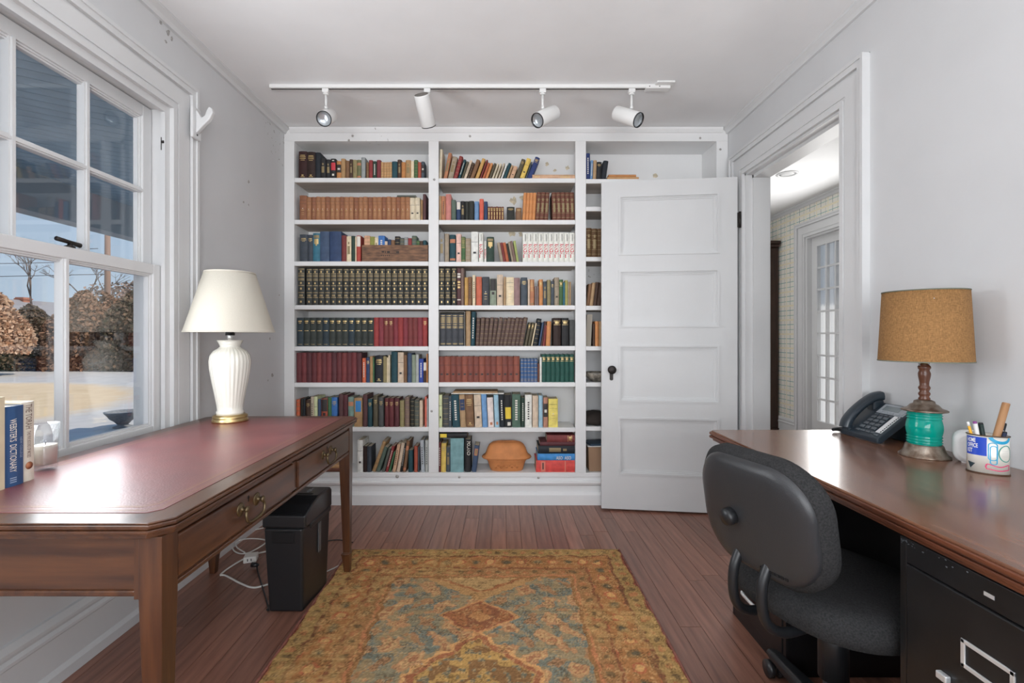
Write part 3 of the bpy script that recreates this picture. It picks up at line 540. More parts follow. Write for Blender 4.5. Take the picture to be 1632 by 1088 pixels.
def lettering(mb, s, w, b, h, ztop, zbot, frac=.6, bold=.02, cx=.5):
    """word reading downwards along the spine"""
    v, f = text(s, bold); L = max(p[0] for p in v); k = (ztop-zbot)*h/L; kh = w*frac
    mb.add([(min(max(w*cx-kh/2+p[1]*kh, .001), w-.001), spine_y(w*cx-kh/2+p[1]*kh, w, b)-.0009, ztop*h-p[0]*k) for p in v], f)
KIND = dict(enc='encyclopedia_volume', **{k: 'leather_bound_volume' for k in ('ltn', 'ltp', 'cbr', 'cb2', 'mot', 'orn', 'rbr', 'rb2')}, **{k: 'clothbound_volume' for k in ('dg1', 'dg2', 're1', 're2', 're3', 'ma1', 'ma2', 'ma3', 'gst', 'bsm')})
def make_book(x, y, z, w, h, d, col, sty='', lean=0, label='', group='', cat='book', words=(), flat=False):
    r = thing(KIND.get(col, 'book') if sty[:1] != 'R' else 'paperback_volume', label, cat, (x, y, z), 0, group); t = min(.0022, w*.16); b = min(.0065, w*.26)
    n = 6; xs = [w*i/n for i in range(n+1)]; out = [(0, d)]+[(q, spine_y(q, w, b)) for q in xs]+[(w, d)]; inn = [(w-t, d), (w-t, b+t), (t, b+t), (t, d)]
    MB().prism(out+inn, 0, h).build('cover', bmat(col), r)
    MB().box(t, w-t, b+t, d-.003, .0025, h-.0025).build('pages', M_page, r)
    ink = {}; big = []
    for s_ in sty:
        for m_ in STY.get(s_, []):
            if (m_[1]-m_[0])*h > .006 or col in ('cbr', 'cb2'): big.append(m_)
            else: strip(ink.setdefault(m_[4], MB()), w, b, h, m_)
        if s_ == 'R': lettering(ink.setdefault('r', MB()), 'RANDALL', w, b, h, .63, .15, .66, .07); [strip(ink.setdefault('d', MB()), w, b, h, (.72+.04*i, .745+.04*i, .44, .60, 'd')) for i in range(6)]
    for s_, zt, zb, fr_, cx_, k in words: lettering(ink.setdefault(k, MB()), s_, w, b, h, zt, zb, fr_, .02, cx_)
    for k, mb in ink.items():
        o_ = mb.build('spine_print', SM[k], r)
        if 'R' in sty: o_['kind'] = 'stuff'
    for m_ in big: q_ = MB(); strip(q_, w, b, h, m_); q_.build('spine_label', SM[m_[4]], r)
    if lean:
        r.rotation_euler = (0, lean, 0)
        if lean > 0: r.location.z += w*math.sin(lean)
    if flat:  # lying on its back cover, spine towards the room
        r.rotation_euler = (0, PI/2, 0); r.location.z += w
    return r
ROWS = {
 ('L', 1): (473.8, '13.4:44:mar0:T 13.2:43:brn0:T 8.4:42:nvy0 8.6:32:blk:o 8:31:blk:o 8.4:32:blk:r -.8 7.6:28.5:org:k 6.7:32:tan 6.3:29:brn 5.8:31:dbr:o 6.6:30:olt:o 6.7:30:gpr:j 6.7:34:gry -1.4 4:26:brn:u 6.3:30:red 6.4:28:dgn:w 6.6:30:crm -.3 4.4:26.5:ttn:u 4.4:26.5:ttn:u 4.4:26.5:ttn:u 4.4:26.5:ttn:u 8.8:27.5:tea 6.4:30.5:dbr:o 6.5:26.5:org 8.9:30:tan:o 4.8:28:cre 6.2:30:grn:u 5.3:26.5:rst 5.3:27.5:sla:k'),
 ('L', 2): (475.4, '11.2:40:ltp:s '+' '.join('7.54:%.1f:%s:s' % (37.4+(i*7 % 5)*.12, ('ltn', 'ltn', 'ltp')[i*5 % 3]) for i in range(22))+' 8.6:36.5:ivo:c:-1.5 8:36.5:ivo:c:-1 -.8 3:33:tan:v -.4 5:42:mau'),
 ('L', 3): (475.4, '12.6:44:ssl:t 8.7:43.5:ssl:t 11.5:46:tbl:G 14.9:48.6:slb 19:49:nvb -.6 7.8:42.5:mar 7.8:41:cre:o 6.2:41.5:dgn 2.2:40:cre 7:42:rdl:l'),
 ('L', 4): (472.3, '11:60:enc:e -3 '+' '.join('9.3:59:enc:e -.46' for i in range(20))),
 ('L', 5): (471, ' '.join('10.3:46:%s:D' % ('dg1' if i % 4 else 'dg2') for i in range(12))+' '+' '.join('7.8:46.3:%s%s' % (('re3', 're1', 're2', 're2', 're1')[i % 5], ':t' if i in (2, 3, 10) else '') for i in range(11))),
 ('L', 6): (470.3, ' '.join('8.05:%.1f:%s' % (47.5+(i % 3)*.2, ('ma1', 'ma2', 'ma3', 'ma1', 're2')[i % 5]) for i in range(13))+' 6.3:39:oro:w 6.2:40:nvb:t 5.1:42:tan 2.4:40:bgn 13:43:nvy0:T 6:42:olt 2.2:40:cre 3:44:ivo 9.8:49.5:tea 9.4:48.5:bei:c 5.4:44:brn 7:47:slb 6.7:44.5:sag 4.6:45:lgr 7.3:38:ryl:w 5:33:dbr:l 2:46:ort'),
 ('L', 7): (470.6, '6:43.5:oro:u -.6 4.3:45:blg 3.8:45:nvy0 7.8:43:dbr:t -.6 5:48:pat:v 5.6:48:pgn:c -.9 5:44:slb -.6 9.9:45:rst:x 6.2:47:bgn 9.1:47:blu:t -1.2 7.2:52:mau 7.3:51:ma3 -.5 8.9:47.5:tor:j -.5 13:46:tan:B -1 7:51.5:mau 7.1:44.5:tea:t -1.3 7.6:49.5:dol:t -1.2 8:47:dgr:t -1.6 6.4:45.7:ma1:t 7.8:45.7:ma1:t 7.6:45.7:ma3:t -.9 7:42:olt:u 7.6:47:mvb:u -1.2 6.5:44.6:blg:u 7.4:43:ggn:u -.8 5.2:42:bei -2.9 3.4:48:cor 2:45:lgr'),
 ('L', 8): (568.2, '9:51:wht:c -.3 6.4:41:brn0 7:41:ssl -.2 5.6:51:tan:u:20 6.3:41:grs::19 -3.4 4.4:38.5:ggn::15 4:42.5:red:w:15 3:33:bgn::15 -2.2 5.2:45:pit:v:10.5 5.4:47:bei::10 2.7:46.5:blk:w:9 5:50:brn:j:7.5 -2.6 7:35:tea 1.6:0:gap 5.8:41.5:rst 2.4:40:sla -2 6:51:wgr:v:-2 5.2:51:lgr:v'),
 ('C', 1): (699, '4.2:48:ivo::2 -2.4 5.6:42:lab:o:11 -1 8:36:gtn:o:12.5 -.3 6:37:red:u:15 -.3 3.8:32:tea:w:17.5 3.6:29:dol::18 4:31:bei:v:19 3.6:27:dbr:u:19.5 6.2:32:brn::20 5.4:34:gld::20 2.6:32:mar::20 3.8:27:orr::20 4.2:26.5:ort::20 3.9:26:dol::20 2.9:26:ivo:v:20 2.9:26:ivo:v:20 2.9:26.5:pat:v:20 2.6:25:wht::20 4.7:26.5:tea::20 3.2:23:dtn::20 6.6:21:pit:c:20 6.6:33:dol:t:20 7.4:33.5:yel:c:20 2.4:29:sla::20 7.6:36:nav:Q:22'),
 ('C', 2): (699.6, '3.2:39.5:dtn 7:39:lab:v 8.6:42.5:pin -.4 7.4:33:grs -.8 6.8:31:nvb:l 6.9:31:blk:o 6.3:31:blg 8.2:31.5:blg -.8 7.2:30.5:lbl -.8 6.7:34.5:ver -.8 5.6:30.5:nvb '+' '.join('4.35:22.3:mot:z' for i in range(6))+' 12.6:22:blg:t -.6 9.4:20.5:brn:t -.4 5.2:44.5:ort::3.2 5.2:44.5:ort::3.2 5.2:44.5:ort::3.2 5.2:44.5:ort::3.2 6.8:45.2:mot:uo:3.5 6.8:45.2:mot:uo:3.5 6.8:45.2:mot:uo:3.5 -4.6 '+' '.join('7.2:45.3:mot:uo:-1.8' for i in range(5))),
 ('C', 3): (698.8, '8.8:47.5:gpt:o -.6 7:45.5:gtn -1 9.3:44:tea:j -1.1 8:45.5:lpk:c 7:40.5:grn:L 8.4:38:gtn:u -.6 11.4:48.7:wht:c -1 7.3:46.7:off:R -1.2 3.6:33.7:off:R -.4 11.8:40.6:dgn:G -6.6 5:31.5:gtn::-10.5 4.2:31.5:mar::-10.5 4.8:31.5:orr::-10.5 4:30:blg::-11 3.4:33:gtn::-11 4:34:mvb::-11 4:34.5:lim::-9 -1 '+' '.join('8.38:%.1f:off:R' % (46.5+i*.06) for i in range(10))),
 ('C', 4): (699, '8.9:60:enc:e -.9 8.8:60:enc:e -1.6 8:60:enc:e -.6 6.6:60:mau:m 4.8:60:mvb -.9 5.6:45:gld 6.1:46:brn:v -.8 5:48.7:cre:v -1.2 9:46:ora -.5 11.4:46:slk:s -.9 10.5:43.5:sag:x -1 9.6:49.5:bei:c -.8 3.9:46:dtn 13:45.5:cre:s 9.6:44.5:mve -1.4 10.4:45:sla:t -.7 3.4:42:bei 7.2:41.8:lab:L -.6 3.2:31:ptn 3:31:ptn -.6 6.3:41.8:ort:Q 6.5:38.6:sla:o 6:41:olt:u 5.8:39:sla:t 7.7:45:gtn:c 6.4:41.5:grn:Q 3.1:37:tbl 4.5:40.5:oly 2.6:38:gtn 2.4:38:dtn'),
 ('C', 5): (700.4, '9.6:51.5:slk:L 9.9:51.5:slk:L 9.9:51.5:slk:L 9.4:51.5:slk:L -3 7.4:56:dtn -.2 6.6:55:pte::1.6 -1 '+' '.join('%.1f:%.1f:%s:u:%.1f' % (6.0+(i % 3)*.3, 45.4+(i % 2)*.7, ('cbr', 'cb2')[i % 2], 2.5+min(i, 6)*1.25) for i in range(12))+' 4.3:38:dol:Q:11 4.4:38:dol:Q:11 2.2:37:cre::11 6.6:44:nvy0:u:9.5 3.4:38:slb::9 2:40:mau::9 4.4:33:mar::6 7:39.5:ort::3 -3.4 12:45:brn0:Q -1.4 11:45:blk:Q -1.4 8.6:42:dgr'),
 ('C', 6): (698.8, ' '.join('%.2f:%.1f:%s:c' % (9.25, 41+(i % 3)*.2, ('rbr', 'rb2', 'rbr')[i % 3]) for i in range(14))+' -1.4 '+' '.join('5.5:37.5:bsm:b' for i in range(5))+' 3.2:30:mot -.2 3.4:40:off '+' '.join('7.38:44.5:gst:Q' for i in range(7))),
 ('C', 7): (698.8, '5.6:52:pgn:c -.8 9.6:51:dgr:u 4.6:50:sla:w -.4 12:52:pte::-2.6 9:52:dtn:N:-2.6 12.6:52:brn:T:-2.6 11.4:52:bei:c:-2.6 8.2:53:sky::-2.6 9.6:47.5:pwh:P:-2.6 7.6:52:lib:P:-2.2 7.6:52.5:nvy0::-2 10.4:51.5:blk:y:-1.4 -.5 13.4:53:gnm -.6 5.6:47:dgn:w -.4 11:52:off:v -.6 9.2:50.5:bei -.7 6.6:51:lib -.6 7.4:47.5:pbr:k -.8 15.2:45.5:yel2:s'),
 ('C', 8): (698.8, '3.4:47.5:ma1:w 8:46:yel:Q:1 -.2 6.8:39.5:sla:o -.2 21.4:54:tlt -.9 9.6:52:blk -.8 7.8:42.5:slb:q:7'),
 ('R', 1): (934.4, '7:42.5:nav:w 4.2:31.5:lbl:w:2 5.4:31:dtn::2.5 8.2:28.5:blk:t:2 7.8:30.5:nvy0::8'),
 ('R', 3): (934.6, '9.4:47:orn:uo 9.4:46:orn:uo 9:46:orn:u'),
 ('R', 4): (935, '5.6:35:brn::7 5.6:37:dtn::7 6:38:dbr::7 6.2:37:dbr::7'),
 ('R', 5): (946, '3.6:36:dbr 6:40:ort 8:40:dtn')}
NSH = {1: 'top shelf', 2: 'second shelf', 3: 'third shelf', 4: 'fourth shelf', 5: 'fifth shelf', 6: 'sixth shelf', 7: 'seventh shelf', 8: 'bottom shelf'}
NB = {'L': 'left bay', 'C': 'middle bay', 'R': 'right bay'}
WORDS = {('C', 8, 5): [('POLAND', .95, .52, .55, .68, 'p')]}
STYX = {('C', 7, 4): 'w', ('C', 7, 13): 'w', ('C', 7, 11): 'w', ('C', 5, 6): 'w'}
RB = random.Random(11)
def pos(first, *xs): return {first+i: v for i, v in enumerate(xs) if v}
POS = {('C', 1): pos(2, 706.3, 713.3, 722.3, 729.5, 734.7, 738.8, 744, 748.6, 757, 764.3, 768.3, 773, 778.7, 783.6, 788.4, 793.4, 798, 801.8, 807.4, 812, 820.6, 828.7, 837.1, 840.4), ('C', 2): {18: 807.8, 19: 822.4, 20: 832.5, 24: 853.6, 27: 881.2}, ('C', 3): {11: 797.6, 18: 833.2},
 ('C', 5): {7: 757.6, 19: 836, 20: 841.2, 21: 846.8, 22: 850, 23: 858.4, 24: 862.4, 25: 865, 26: 870.4, 27: 882.6, 28: 896, 29: 908.5}, ('C', 7): pos(4, 721, 733.5, 743, 757, 769, 778, 788.6, 797, 805, 816.4, 830.8, 837, 849, 859, 866.3, 874.6), ('C', 8): {5: 740.4, 6: 751},
 ('L', 7): {11: 538.3, 13: 553.4, 14: 563, 15: 577.4, 16: 585, 17: 593.5, 18: 602.4, 19: 612.3, 20: 619, 21: 627.7, 22: 636.5, 23: 644.2, 24: 653, 25: 659.8, 26: 668, 27: 676.3}, ('L', 6): {14: 575.6, 18: 596.4, 22: 622.4, 23: 633, 25: 648.4}, ('L', 8): {2: 577.4, 4: 591.6, 5: 597.9, 6: 608, 7: 613.4, 8: 618.2, 9: 624.5, 10: 631, 11: 637.2, 12: 641, 13: 650.2, 14: 659.2, 15: 665.4, 16: 670.4, 17: 676.9}}
def shz(b, s): return bz(753) if s == 8 else bz(SH[b][s-1])
for (b, s), (x0, spec) in ROWS.items():
    x = x0; k = 0; z = shz(b, s)
    for tok in spec.split():
        if tok[0] == '-': x += float(tok[1:]); continue
        q = tok.split(':'); w, h, col = float(q[0]), float(q[1]), q[2]
        if col == 'gap': x += w; continue
        sty = q[3] if len(q) > 3 else ''; ln = math.radians(float(q[4])) if len(q) > 4 else 0
        k += 1; x = POS.get((b, s), {}).get(k, x); sty += STYX.get((b, s, k), '')
        size = 'very slim' if w < 3 else 'slim' if w < 5 else 'thick' if w > 11 else 'tall' if h > 47 else 'small' if h < 28 else ''
        lbl = ' '.join(filter(None, [size, PAL[col][1], 'book', STYN.get(sty[:1], 'with plain spine') if not ln else ('leaning right' if ln > 0 else 'leaning left')]))
        lbl += ', %s from left, %s of %s' % (ordn(k), NSH[s], NB[b])
        if len(lbl.replace(',', '').split()) > 16: lbl = lbl.split(' ', 1)[1] if size and ' ' not in size else lbl[len(size):].strip()
        W_, H_ = w/240-.0009, h/240
        dep = min(.20, max(.095, H_*.70))+RB.uniform(-.006, .006)
        yy = YF+.010+RB.uniform(0, .006)+(.0 if s > 6 else .004)
        px0 = bx(x) if ln >= 0 else bx(x)
        make_book(px0, yy, z, W_, H_, dep, col, sty, ln, lbl, 'books on the %s, %s' % (NSH[s], NB[b]), words=WORDS.get((b, s, k), ()))
        x += w/math.cos(ln)
def flat_book(x0, x1, ybase, th, col, label, dep=.14, yoff=.012, sty=''):
    """a book lying down: spine along x, facing the room"""
    L = (x1-x0)/240; w = th/240
    r = make_book(bx(x0), YF+yoff, bz(ybase), w, L, dep, col, sty, 0, label, 'books lying flat in the bookcase', flat=True); return r
flat_book(632, 662, 312.6, 2.6, 'ggn', 'thin grey-green booklet lying on the brown leather set, second shelf', .12)
flat_book(848.6, 916.8, 283.8, 7, 'pit', 'pinkish tan book lying flat at right end of top shelf, middle bay', .14, .012, 'T')
flat_book(719, 803, 628.2, 1.4, 'off', 'thin white folder lying across book tops, seventh shelf of middle bay', .16)
flat_book(722, 793, 626.7, 2.5, 'dtn', 'tan book lying on the white folder, seventh shelf of middle bay', .15)
flat_book(699.6, 744, 698.4, 7.6, 'blk', 'dark book with yellow end label lying on the pale teal book', .15, .012)
flat_book(854.6, 916.6, 753, 18.6, 'rdb', 'thick bright red book at the bottom of the flat stack', .2, .01)
flat_book(857, 916.6, 734.3, 10.3, 'abl', 'bright blue book lying in the flat stack', .2, .012)
flat_book(858, 916.6, 723.9, 12.6, 'nvy0', 'dark navy book lying on the bright blue one', .18, .016, 'o')
flat_book(861, 916.6, 711.2, 6, 'ma3', 'maroon book lying on the dark navy one', .17, .014)
flat_book(872, 916.6, 705.1, 11, 're2', 'faded red book on top of the flat stack', .16, .014, 'Q')
flat_book(968.6, 1019, 285, 4.4, 'ttn', 'light tan book lying flat on top shelf of right bay', .14, .012)
flat_book(971, 1015, 280.6, 4, 'org', 'orange-brown book lying on the light tan one, right bay', .13, .016)
flat_book(505, 548, 752.8, 6, 'mot', 'brown book lying flat under the desk line, bottom shelf of left bay', .15, .012)
flat_book(520, 547, 746.8, 5, 'ttn', 'light tan book lying on the brown one, bottom shelf of left bay', .14, .012)
for o in bpy.data.objects:
    lb = o.get('label', '')
    if lb.startswith('dark book with yellow'): q = MB(); q.box(.004, .028, -.0012, -.0006, .006, .05); q.build('spine_print', M_yelp, o)
    if lb.startswith('bright blue book lying'):
        q = MB(); v, f = text('ASO  ASO', .02); L = max(p[0] for p in v); H_ = .248
        q.add([(.036-p[1]*.022, -.0012+.0, H_*.50+p[0]/L*H_*.40) for p in v], f); q.build('spine_print', M_pale, o)
    if lb.startswith('thick bright red'):
        MB().box(.004, .072, -.0012, -.0006, .032, .062).build('spine_print', mat('pale_red_print', (.75, .22, .16), .6), o)
        MB().box(.002, .076, -.0012, -.0006, .19, .198).build('spine_print', MATS['pale_red_print'], o)
        MB().box(.014, .058, -.0018, -.0012, .042, .050).build('spine_print', M_dark, o)
# slipcase round the four volumes
sc = thing('slipcase', 'pale grey slipcase holding four charcoal volumes, fifth shelf of middle bay', 'slipcase', (bx(699.2), YF+.012, shz('C', 5)))
w_, h_ = 41.4/240, 55/240
MB().box(0, .0016, 0, .19, 0, h_).box(w_-.0022, w_, 0, .19, 0, h_).box(.0016, w_-.0022, 0, .19, h_-.003, h_).box(0, w_, .186, .19, 0, h_).build('case', mat('slipcase_card', (.52, .51, .47), .7), sc, bevel=.0015)
# wooden crate with small books, third shelf of left bay
cr = thing('wooden_crate', 'weathered wooden box holding small books, third shelf of left bay', 'box', (bx(576.2), YF+.008, shz('L', 3)))
cw, ch, cdp = 105.4/240, 26.6/240, .13
MCr = mat('weathered_wood', (.30, .155, .085), .7, col2=(.095, .055, .038), vscale=3.2, stretch=(5, 12, 26), bump=.25, bscale=12)
for nm, a in (('front_board', (0, cw, 0, .009, 0, ch)), ('end_board', (0, .009, .009, cdp, 0, ch)), ('end_board', (cw-.009, cw, .009, cdp, 0, ch)), ('rear_board', (.009, cw-.009, cdp-.008, cdp, 0, ch)), ('bottom_board', (.009, cw-.009, .009, cdp-.008, 0, .006))): MB().box(*a).build(nm, MCr, cr, bevel=.0015)
st = MB()
for i, (a, b, c, d) in enumerate([(.30, .345, .54, .64), (.35, .37, .50, .64), (.38, .43, .50, .64), (.52, .57, .50, .62), (.29, .31, .32, .40), (.32, .34, .32, .40), (.35, .37, .32, .40), (.38, .40, .32, .40), (.41, .43, .32, .40)]): st.box(cw*a, cw*b-.003, -.0005, 0, ch*c, ch*d)
st.build('stamped_print', mat('stamp_ink', (.05, .035, .03), .7), cr)
CB = '9.4:42:pnk:u 7.6:40.5:olg 6.2:39:cre:o 10.4:42:blu:w 4.6:33:bei 5.6:36:nvb 6.2:35:brn 8:41:blk:u 7.3:38.5:ggn:u 6.2:39.5:gry:u 6.2:38:red 7.6:42:grs:u 5.2:34:grn:u 5.4:33.5:dbr 5.2:34.5:tea'
x = 578.8
for k, tok in enumerate(CB.split()):
    q = tok.split(':'); w, h = float(q[0])*.985, float(q[1])
    make_book(bx(x), YF+.0185, shz('L', 3)+.0065, w/240-.0005, h/240-.0065, .095, q[2], q[3] if len(q) > 3 else '', 0, '%s small book, %s from left inside the wooden box' % (PAL[q[2]][1], ordn(k+1)), 'books in the wooden box'); x += w
# clay roaster
ro = thing('clay_roaster', 'terracotta clay roasting pot with lid, bottom shelf of middle bay', 'pot', (bx(807.5), YF+.092, bz(753)))
MT = mat('terracotta', (.64, .25, .085), .7, var=.12, vscale=14, bump=.2, bscale=60)
def oval(mb, prof, a, b, p=3.2, seg=48):
    v = []
    for k, z in prof:
        for i in range(seg):
            t = 2*PI*i/seg; c, s_ = math.cos(t), math.sin(t)
            v.append((a*k*math.copysign(abs(c)**(2/p), c), b*k*math.copysign(abs(s_)**(2/p), s_), z))
    f = [(k*seg+i, k*seg+(i+1) % seg, (k+1)*seg+(i+1) % seg, (k+1)*seg+i) for k in range(len(prof)-1) for i in range(seg)]
    mb.add(v, f, True); k0 = len(mb.v)-len(v); mb.f += [tuple(range(k0, k0+seg))[::-1], tuple(range(len(mb.v)-seg, len(mb.v)))]; mb.sm += [False, False]; return mb
oval(MB(), [(.76, 0), (.80, .004), (.86, .03), (.95, .066), (1.0, .072), (1.0, .079)], .138, .080).build('base', MT, ro)
oval(MB(), [(.80, .079), (.96, .080), (1.0, .087), (.97, .093), (.88, .102), (.83, .118), (.78, .145), (.70, .168), (.58, .183), (.42, .189), (.1, .190)], .169, .088, 2.8).build('lid', MT, ro)
MB().box(-.07, .07, -.004, .004, .186, .193).build('lid_ridge', MT, ro, bevel=.003)
for i in range(9): MB().lathe([(.007, 0), (.001, .002)], 8).build('moulded_leaf', MT, ro, loc=(-.072+.018*i, -.0715, .030+.012*(i % 2)), rot=(PI/2-.1, 0, 0))
# odd things half hidden behind the door
X = 948
tag(MB().box(-.018, .018, -.001, .10, 0, .212).build('paper_folder', mat('folder_card', (.40, .36, .30), .8), loc=(bx(938.6), YF+.03, shz('R', 5)), rot=(0, .05, 0)), 'grey-tan folder leaning at left end of fifth shelf, right bay', 'folder')
ds = thing('patterned_dish', 'dark dish with pale mottled pattern, sixth shelf of right bay', 'dish', (bx(956), YF+.10, shz('R', 6)))
MB().lathe([(.03, 0), (.045, .004), (.075, .035), (.088, .062), (.084, .063), (.07, .037), (.03, .01), (.001, .009)], 28).build('bowl', mat('dish_glaze', (.45, .40, .33), .4, col2=(.03, .025, .02), vscale=30), ds)
lump = MB(); lump.lathe([(.07, 0), (.10, .015), (.105, .04), (.085, .07), (.05, .085), (.001, .088)], 24, flute=lambda a, k: .13*math.sin(3*a+k)+.08*math.sin(7*a-k))
tag(lump.build('cloth_bundle', mat('dark_cloth', (.03, .022, .018), .9, bump=.5, bscale=30), loc=(bx(953), YF+.115, shz('R', 7))), 'dark brown bundled cloth, seventh shelf of right bay', 'cloth')
pb = thing('paper_bag', 'brown paper bag standing on bottom shelf of right bay', 'bag', (bx(958), YF+.09, bz(753)))
MB().prism([(-.075, 0), (.075, 0), (.08, .165), (-.08, .165)], -.06, .06, 'y').build('bag_body', mat('kraft_paper', (.34, .21, .13), .8, bump=.4, bscale=20), pb, bevel=.006)
tag(MB().box(-.085, .085, -.07, .07, 0, .006).build('paper_sheaf', mat('white_paper', (.75, .74, .72), .7), loc=(bx(958), YF+.09, bz(753)+.166)), 'sheaf of white paper lying on the brown paper bag', 'paper')
tag(MB().box(-.09, .09, -.07, .07, 0, .012).build('blue_binder', mat('binder_blue', (.04, .07, .11), .5), loc=(bx(960), YF+.10, bz(753)+.1735), rot=(0, 0, .2)), 'dark blue binder on top of white papers, bottom shelf of right bay', 'binder')
# ------------------------------------------------------------------ rug
RX0, RX1, RY0, RY1 = -.796, .60, .33, 2.505
nx, ny = 290, 440
gx = np.linspace(RX0, RX1, nx); gy = np.linspace(RY0, RY1, ny); GX, GY = np.meshgrid(gx, gy)
rs = np.random.RandomState(5)
def vnoise(X, Y, fx, fy, seed):
    r = np.random.RandomState(seed).rand(97, 97); a, b = X*fx+50, Y*fy+50
    i, j = np.floor(a).astype(int), np.floor(b).astype(int); u, v = a-i, b-j; u, v = u*u*(3-2*u), v*v*(3-2*v)
    g = lambda p, q: r[p % 97, q % 97]
    return g(i, j)*(1-u)*(1-v)+g(i+1, j)*u*(1-v)+g(i, j+1)*(1-u)*v+g(i+1, j+1)*u*v
cxr, cyr = (RX0+RX1)/2, (RY0+RY1)/2
warp = (vnoise(GX, GY, 26, 26, 1)-.5)*.022
U = GX-cxr+warp; V = GY-cyr+(vnoise(GX, GY, 26, 26, 2)-.5)*.022
AU, AV = np.abs(U), np.abs(V); HW, HL = (RX1-RX0)/2, (RY1-RY0)/2
edge = np.minimum(HW-AU, HL-AV)                       # distance to the rug's edge
def cc(h): return np.array(lin(h))
col = np.zeros((ny, nx, 3)); col[:] = cc('8a6236')
def put(mask, h, a=1.0): 
    k = (mask*a)[..., None]; col[:] = col*(1-k)+cc(h)*k
n1, n2, n3 = vnoise(GX, GY, 30, 30, 3), vnoise(GX, GY, 60, 60, 4), vnoise(GX, GY, 14, 22, 6)
# field: worn blue-green ground with orange palmettes
fld = (edge > .285).astype(float)
put(fld, '76735c'); put(fld*(n3+(n2-.5)*.3 > .54), '5a6c66', .8); put(fld*(n1 > .56), '94794e', .6); put(fld*(n2 > .74), '4e5f60', .6)
pal = np.sin(U*31+np.sin(V*17)*1.7)*np.sin(AV*27+np.cos(U*13)*1.6)
pal = pal+(n2-.5)*.75+(n1-.5)*.4
put(fld*(pal > .30), 'a8744a', .9); put(fld*(pal > .62), 'b08a58', .9); put(fld*(pal > .86), '8f5638', .9); put(fld*((pal < -.72)), '9c6a40', .8)
# medallions along the centre line
saw = .018*np.abs(((AV*26) % 1)-.5)*2
big = AU+np.maximum(0, AV-.10)*1.0
mb_ = (AU < .235) & ((AU+np.maximum(AV-.155, 0)*1.0) < .235+saw)
put(mb_.astype(float), 'a9823f'); put((mb_ & ((AU+np.maximum(AV-.155, 0)) > .195)).astype(float), '8f4f30'); put((mb_ & ((AU+np.maximum(AV-.155, 0)) > .219+saw*.5)).astype(float), 'c08a4e')
inn = mb_ & ((AU+np.maximum(AV-.155, 0)) < .19); put((inn & (n1 > .58)).astype(float), '6d4a2c', .9); put((inn & (n2 > .70)).astype(float), '4e5a50', .9)
dc = .487
dd = AU/.165+np.abs(AV-dc)/.125
put((dd < 1).astype(float), 'b27a44'); put((dd < .88).astype(float), '8c4a30'); put(((dd < .80)).astype(float), '94572f'); put(((dd < .8) & (n1 > .55)).astype(float), '6c3a28', .8); put(((dd < .3)).astype(float), 'a9713c')
e2 = HL-.285-AV                                        # distance from the field's end
hm = (e2 > 0) & (AU < .27-e2*1.35+saw); put(hm.astype(float), 'a87c46'); put((hm & (AU < .22-e2*1.5)).astype(float), '96582f'); put((hm & (AU < .20-e2*1.6)).astype(float), 'a98550')
# border bands
def band(a, b, h, k=1.0): put(((edge > a) & (edge <= b)).astype(float), h, k)
band(0, .30, '86592e'); band(.010, .075, '8f6f3a'); band(.075, .088, '6b3c26'); band(.20, .213, '7a4428'); band(.213, .272, '8f6236'); band(.272, .285, 'a9663a')
mid = ((edge > .088) & (edge <= .20)).astype(float); along = np.where(HW-AU < HL-AV, V, U)
put(mid, '96602f'); ros = np.sin(along*42)*np.cos((edge-.144)*42); put(mid*(ros > .45), 'a4502e', .9); put(mid*(ros > .75), 'bd8a4a'); put(mid*(ros < -.55), '6d5230', .9); put(mid*(ros < -.82), '4c4a3c')
for a, b in ((.010, .075), (.213, .272)):
    m_ = ((edge > a) & (edge <= b)).astype(float); r2 = np.sin(along*70)*np.cos((edge-(a+b)/2)*70); put(m_*(r2 > .5), 'a06034', .9); put(m_*(r2 < -.62), '5c4a30', .9)
band(-1, .007, '8a4434')
# wear: golden worn pile, specks, woven streaks
wear = vnoise(GX, GY, 3.2, 3.2, 8); put((edge > .007)*(edge < .285)*np.clip((wear-.45)*2.2, 0, .55)*(n2 > .38), 'a88446')
put((edge > .007).astype(float), '9a7444', .16)
put((n2*.5+rs.rand(ny, nx)*.5 > .70).astype(float), 'b8925a', .45); put((n1*.5+rs.rand(ny, nx)*.5 < .27).astype(float), '4a3420', .55)
col *= (0.80+.42*rs.rand(ny, nx))[..., None]*(.86+.28*vnoise(GX, GY, 4, 170, 9))[..., None]*1.42
col[:] = np.clip(col*.86+col.mean(-1, keepdims=True)*.14, 0, .8)
zz_ = .007+.0016*n2+.0012*rs.rand(ny, nx); zz_[edge < .004] = .002
verts = np.stack([GX, GY, zz_], -1).reshape(-1, 3)
idx = np.arange(nx*ny).reshape(ny, nx); q = np.stack([idx[:-1, :-1], idx[:-1, 1:], idx[1:, 1:], idx[1:, :-1]], -1).reshape(-1, 4)
me = bpy.data.meshes.new('pile'); me.vertices.add(len(verts)); me.vertices.foreach_set('co', verts.ravel()); me.loops.add(q.size); me.loops.foreach_set('vertex_index', q.ravel().astype(np.int32)); me.polygons.add(len(q)); me.polygons.foreach_set('loop_start', np.arange(0, q.size, 4, dtype=np.int32)); me.update()
ca = me.color_attributes.new('weave', 'FLOAT_COLOR', 'POINT'); ca.data.foreach_set('color', np.concatenate([col, np.ones((ny, nx, 1))], -1).astype(np.float32).ravel())
m = bpy.data.materials.new('rug_wool'); m.use_nodes = True; n = m.node_tree; at = n.nodes.new('ShaderNodeAttribute'); at.attribute_name = 'weave'; b = n.nodes['Principled BSDF']; n.links.new(at.outputs['Color'], b.inputs['Base Color']); b.inputs['Roughness'].default_value = .95; b.inputs['Specular IOR Level'].default_value = .1
me.materials.append(m)
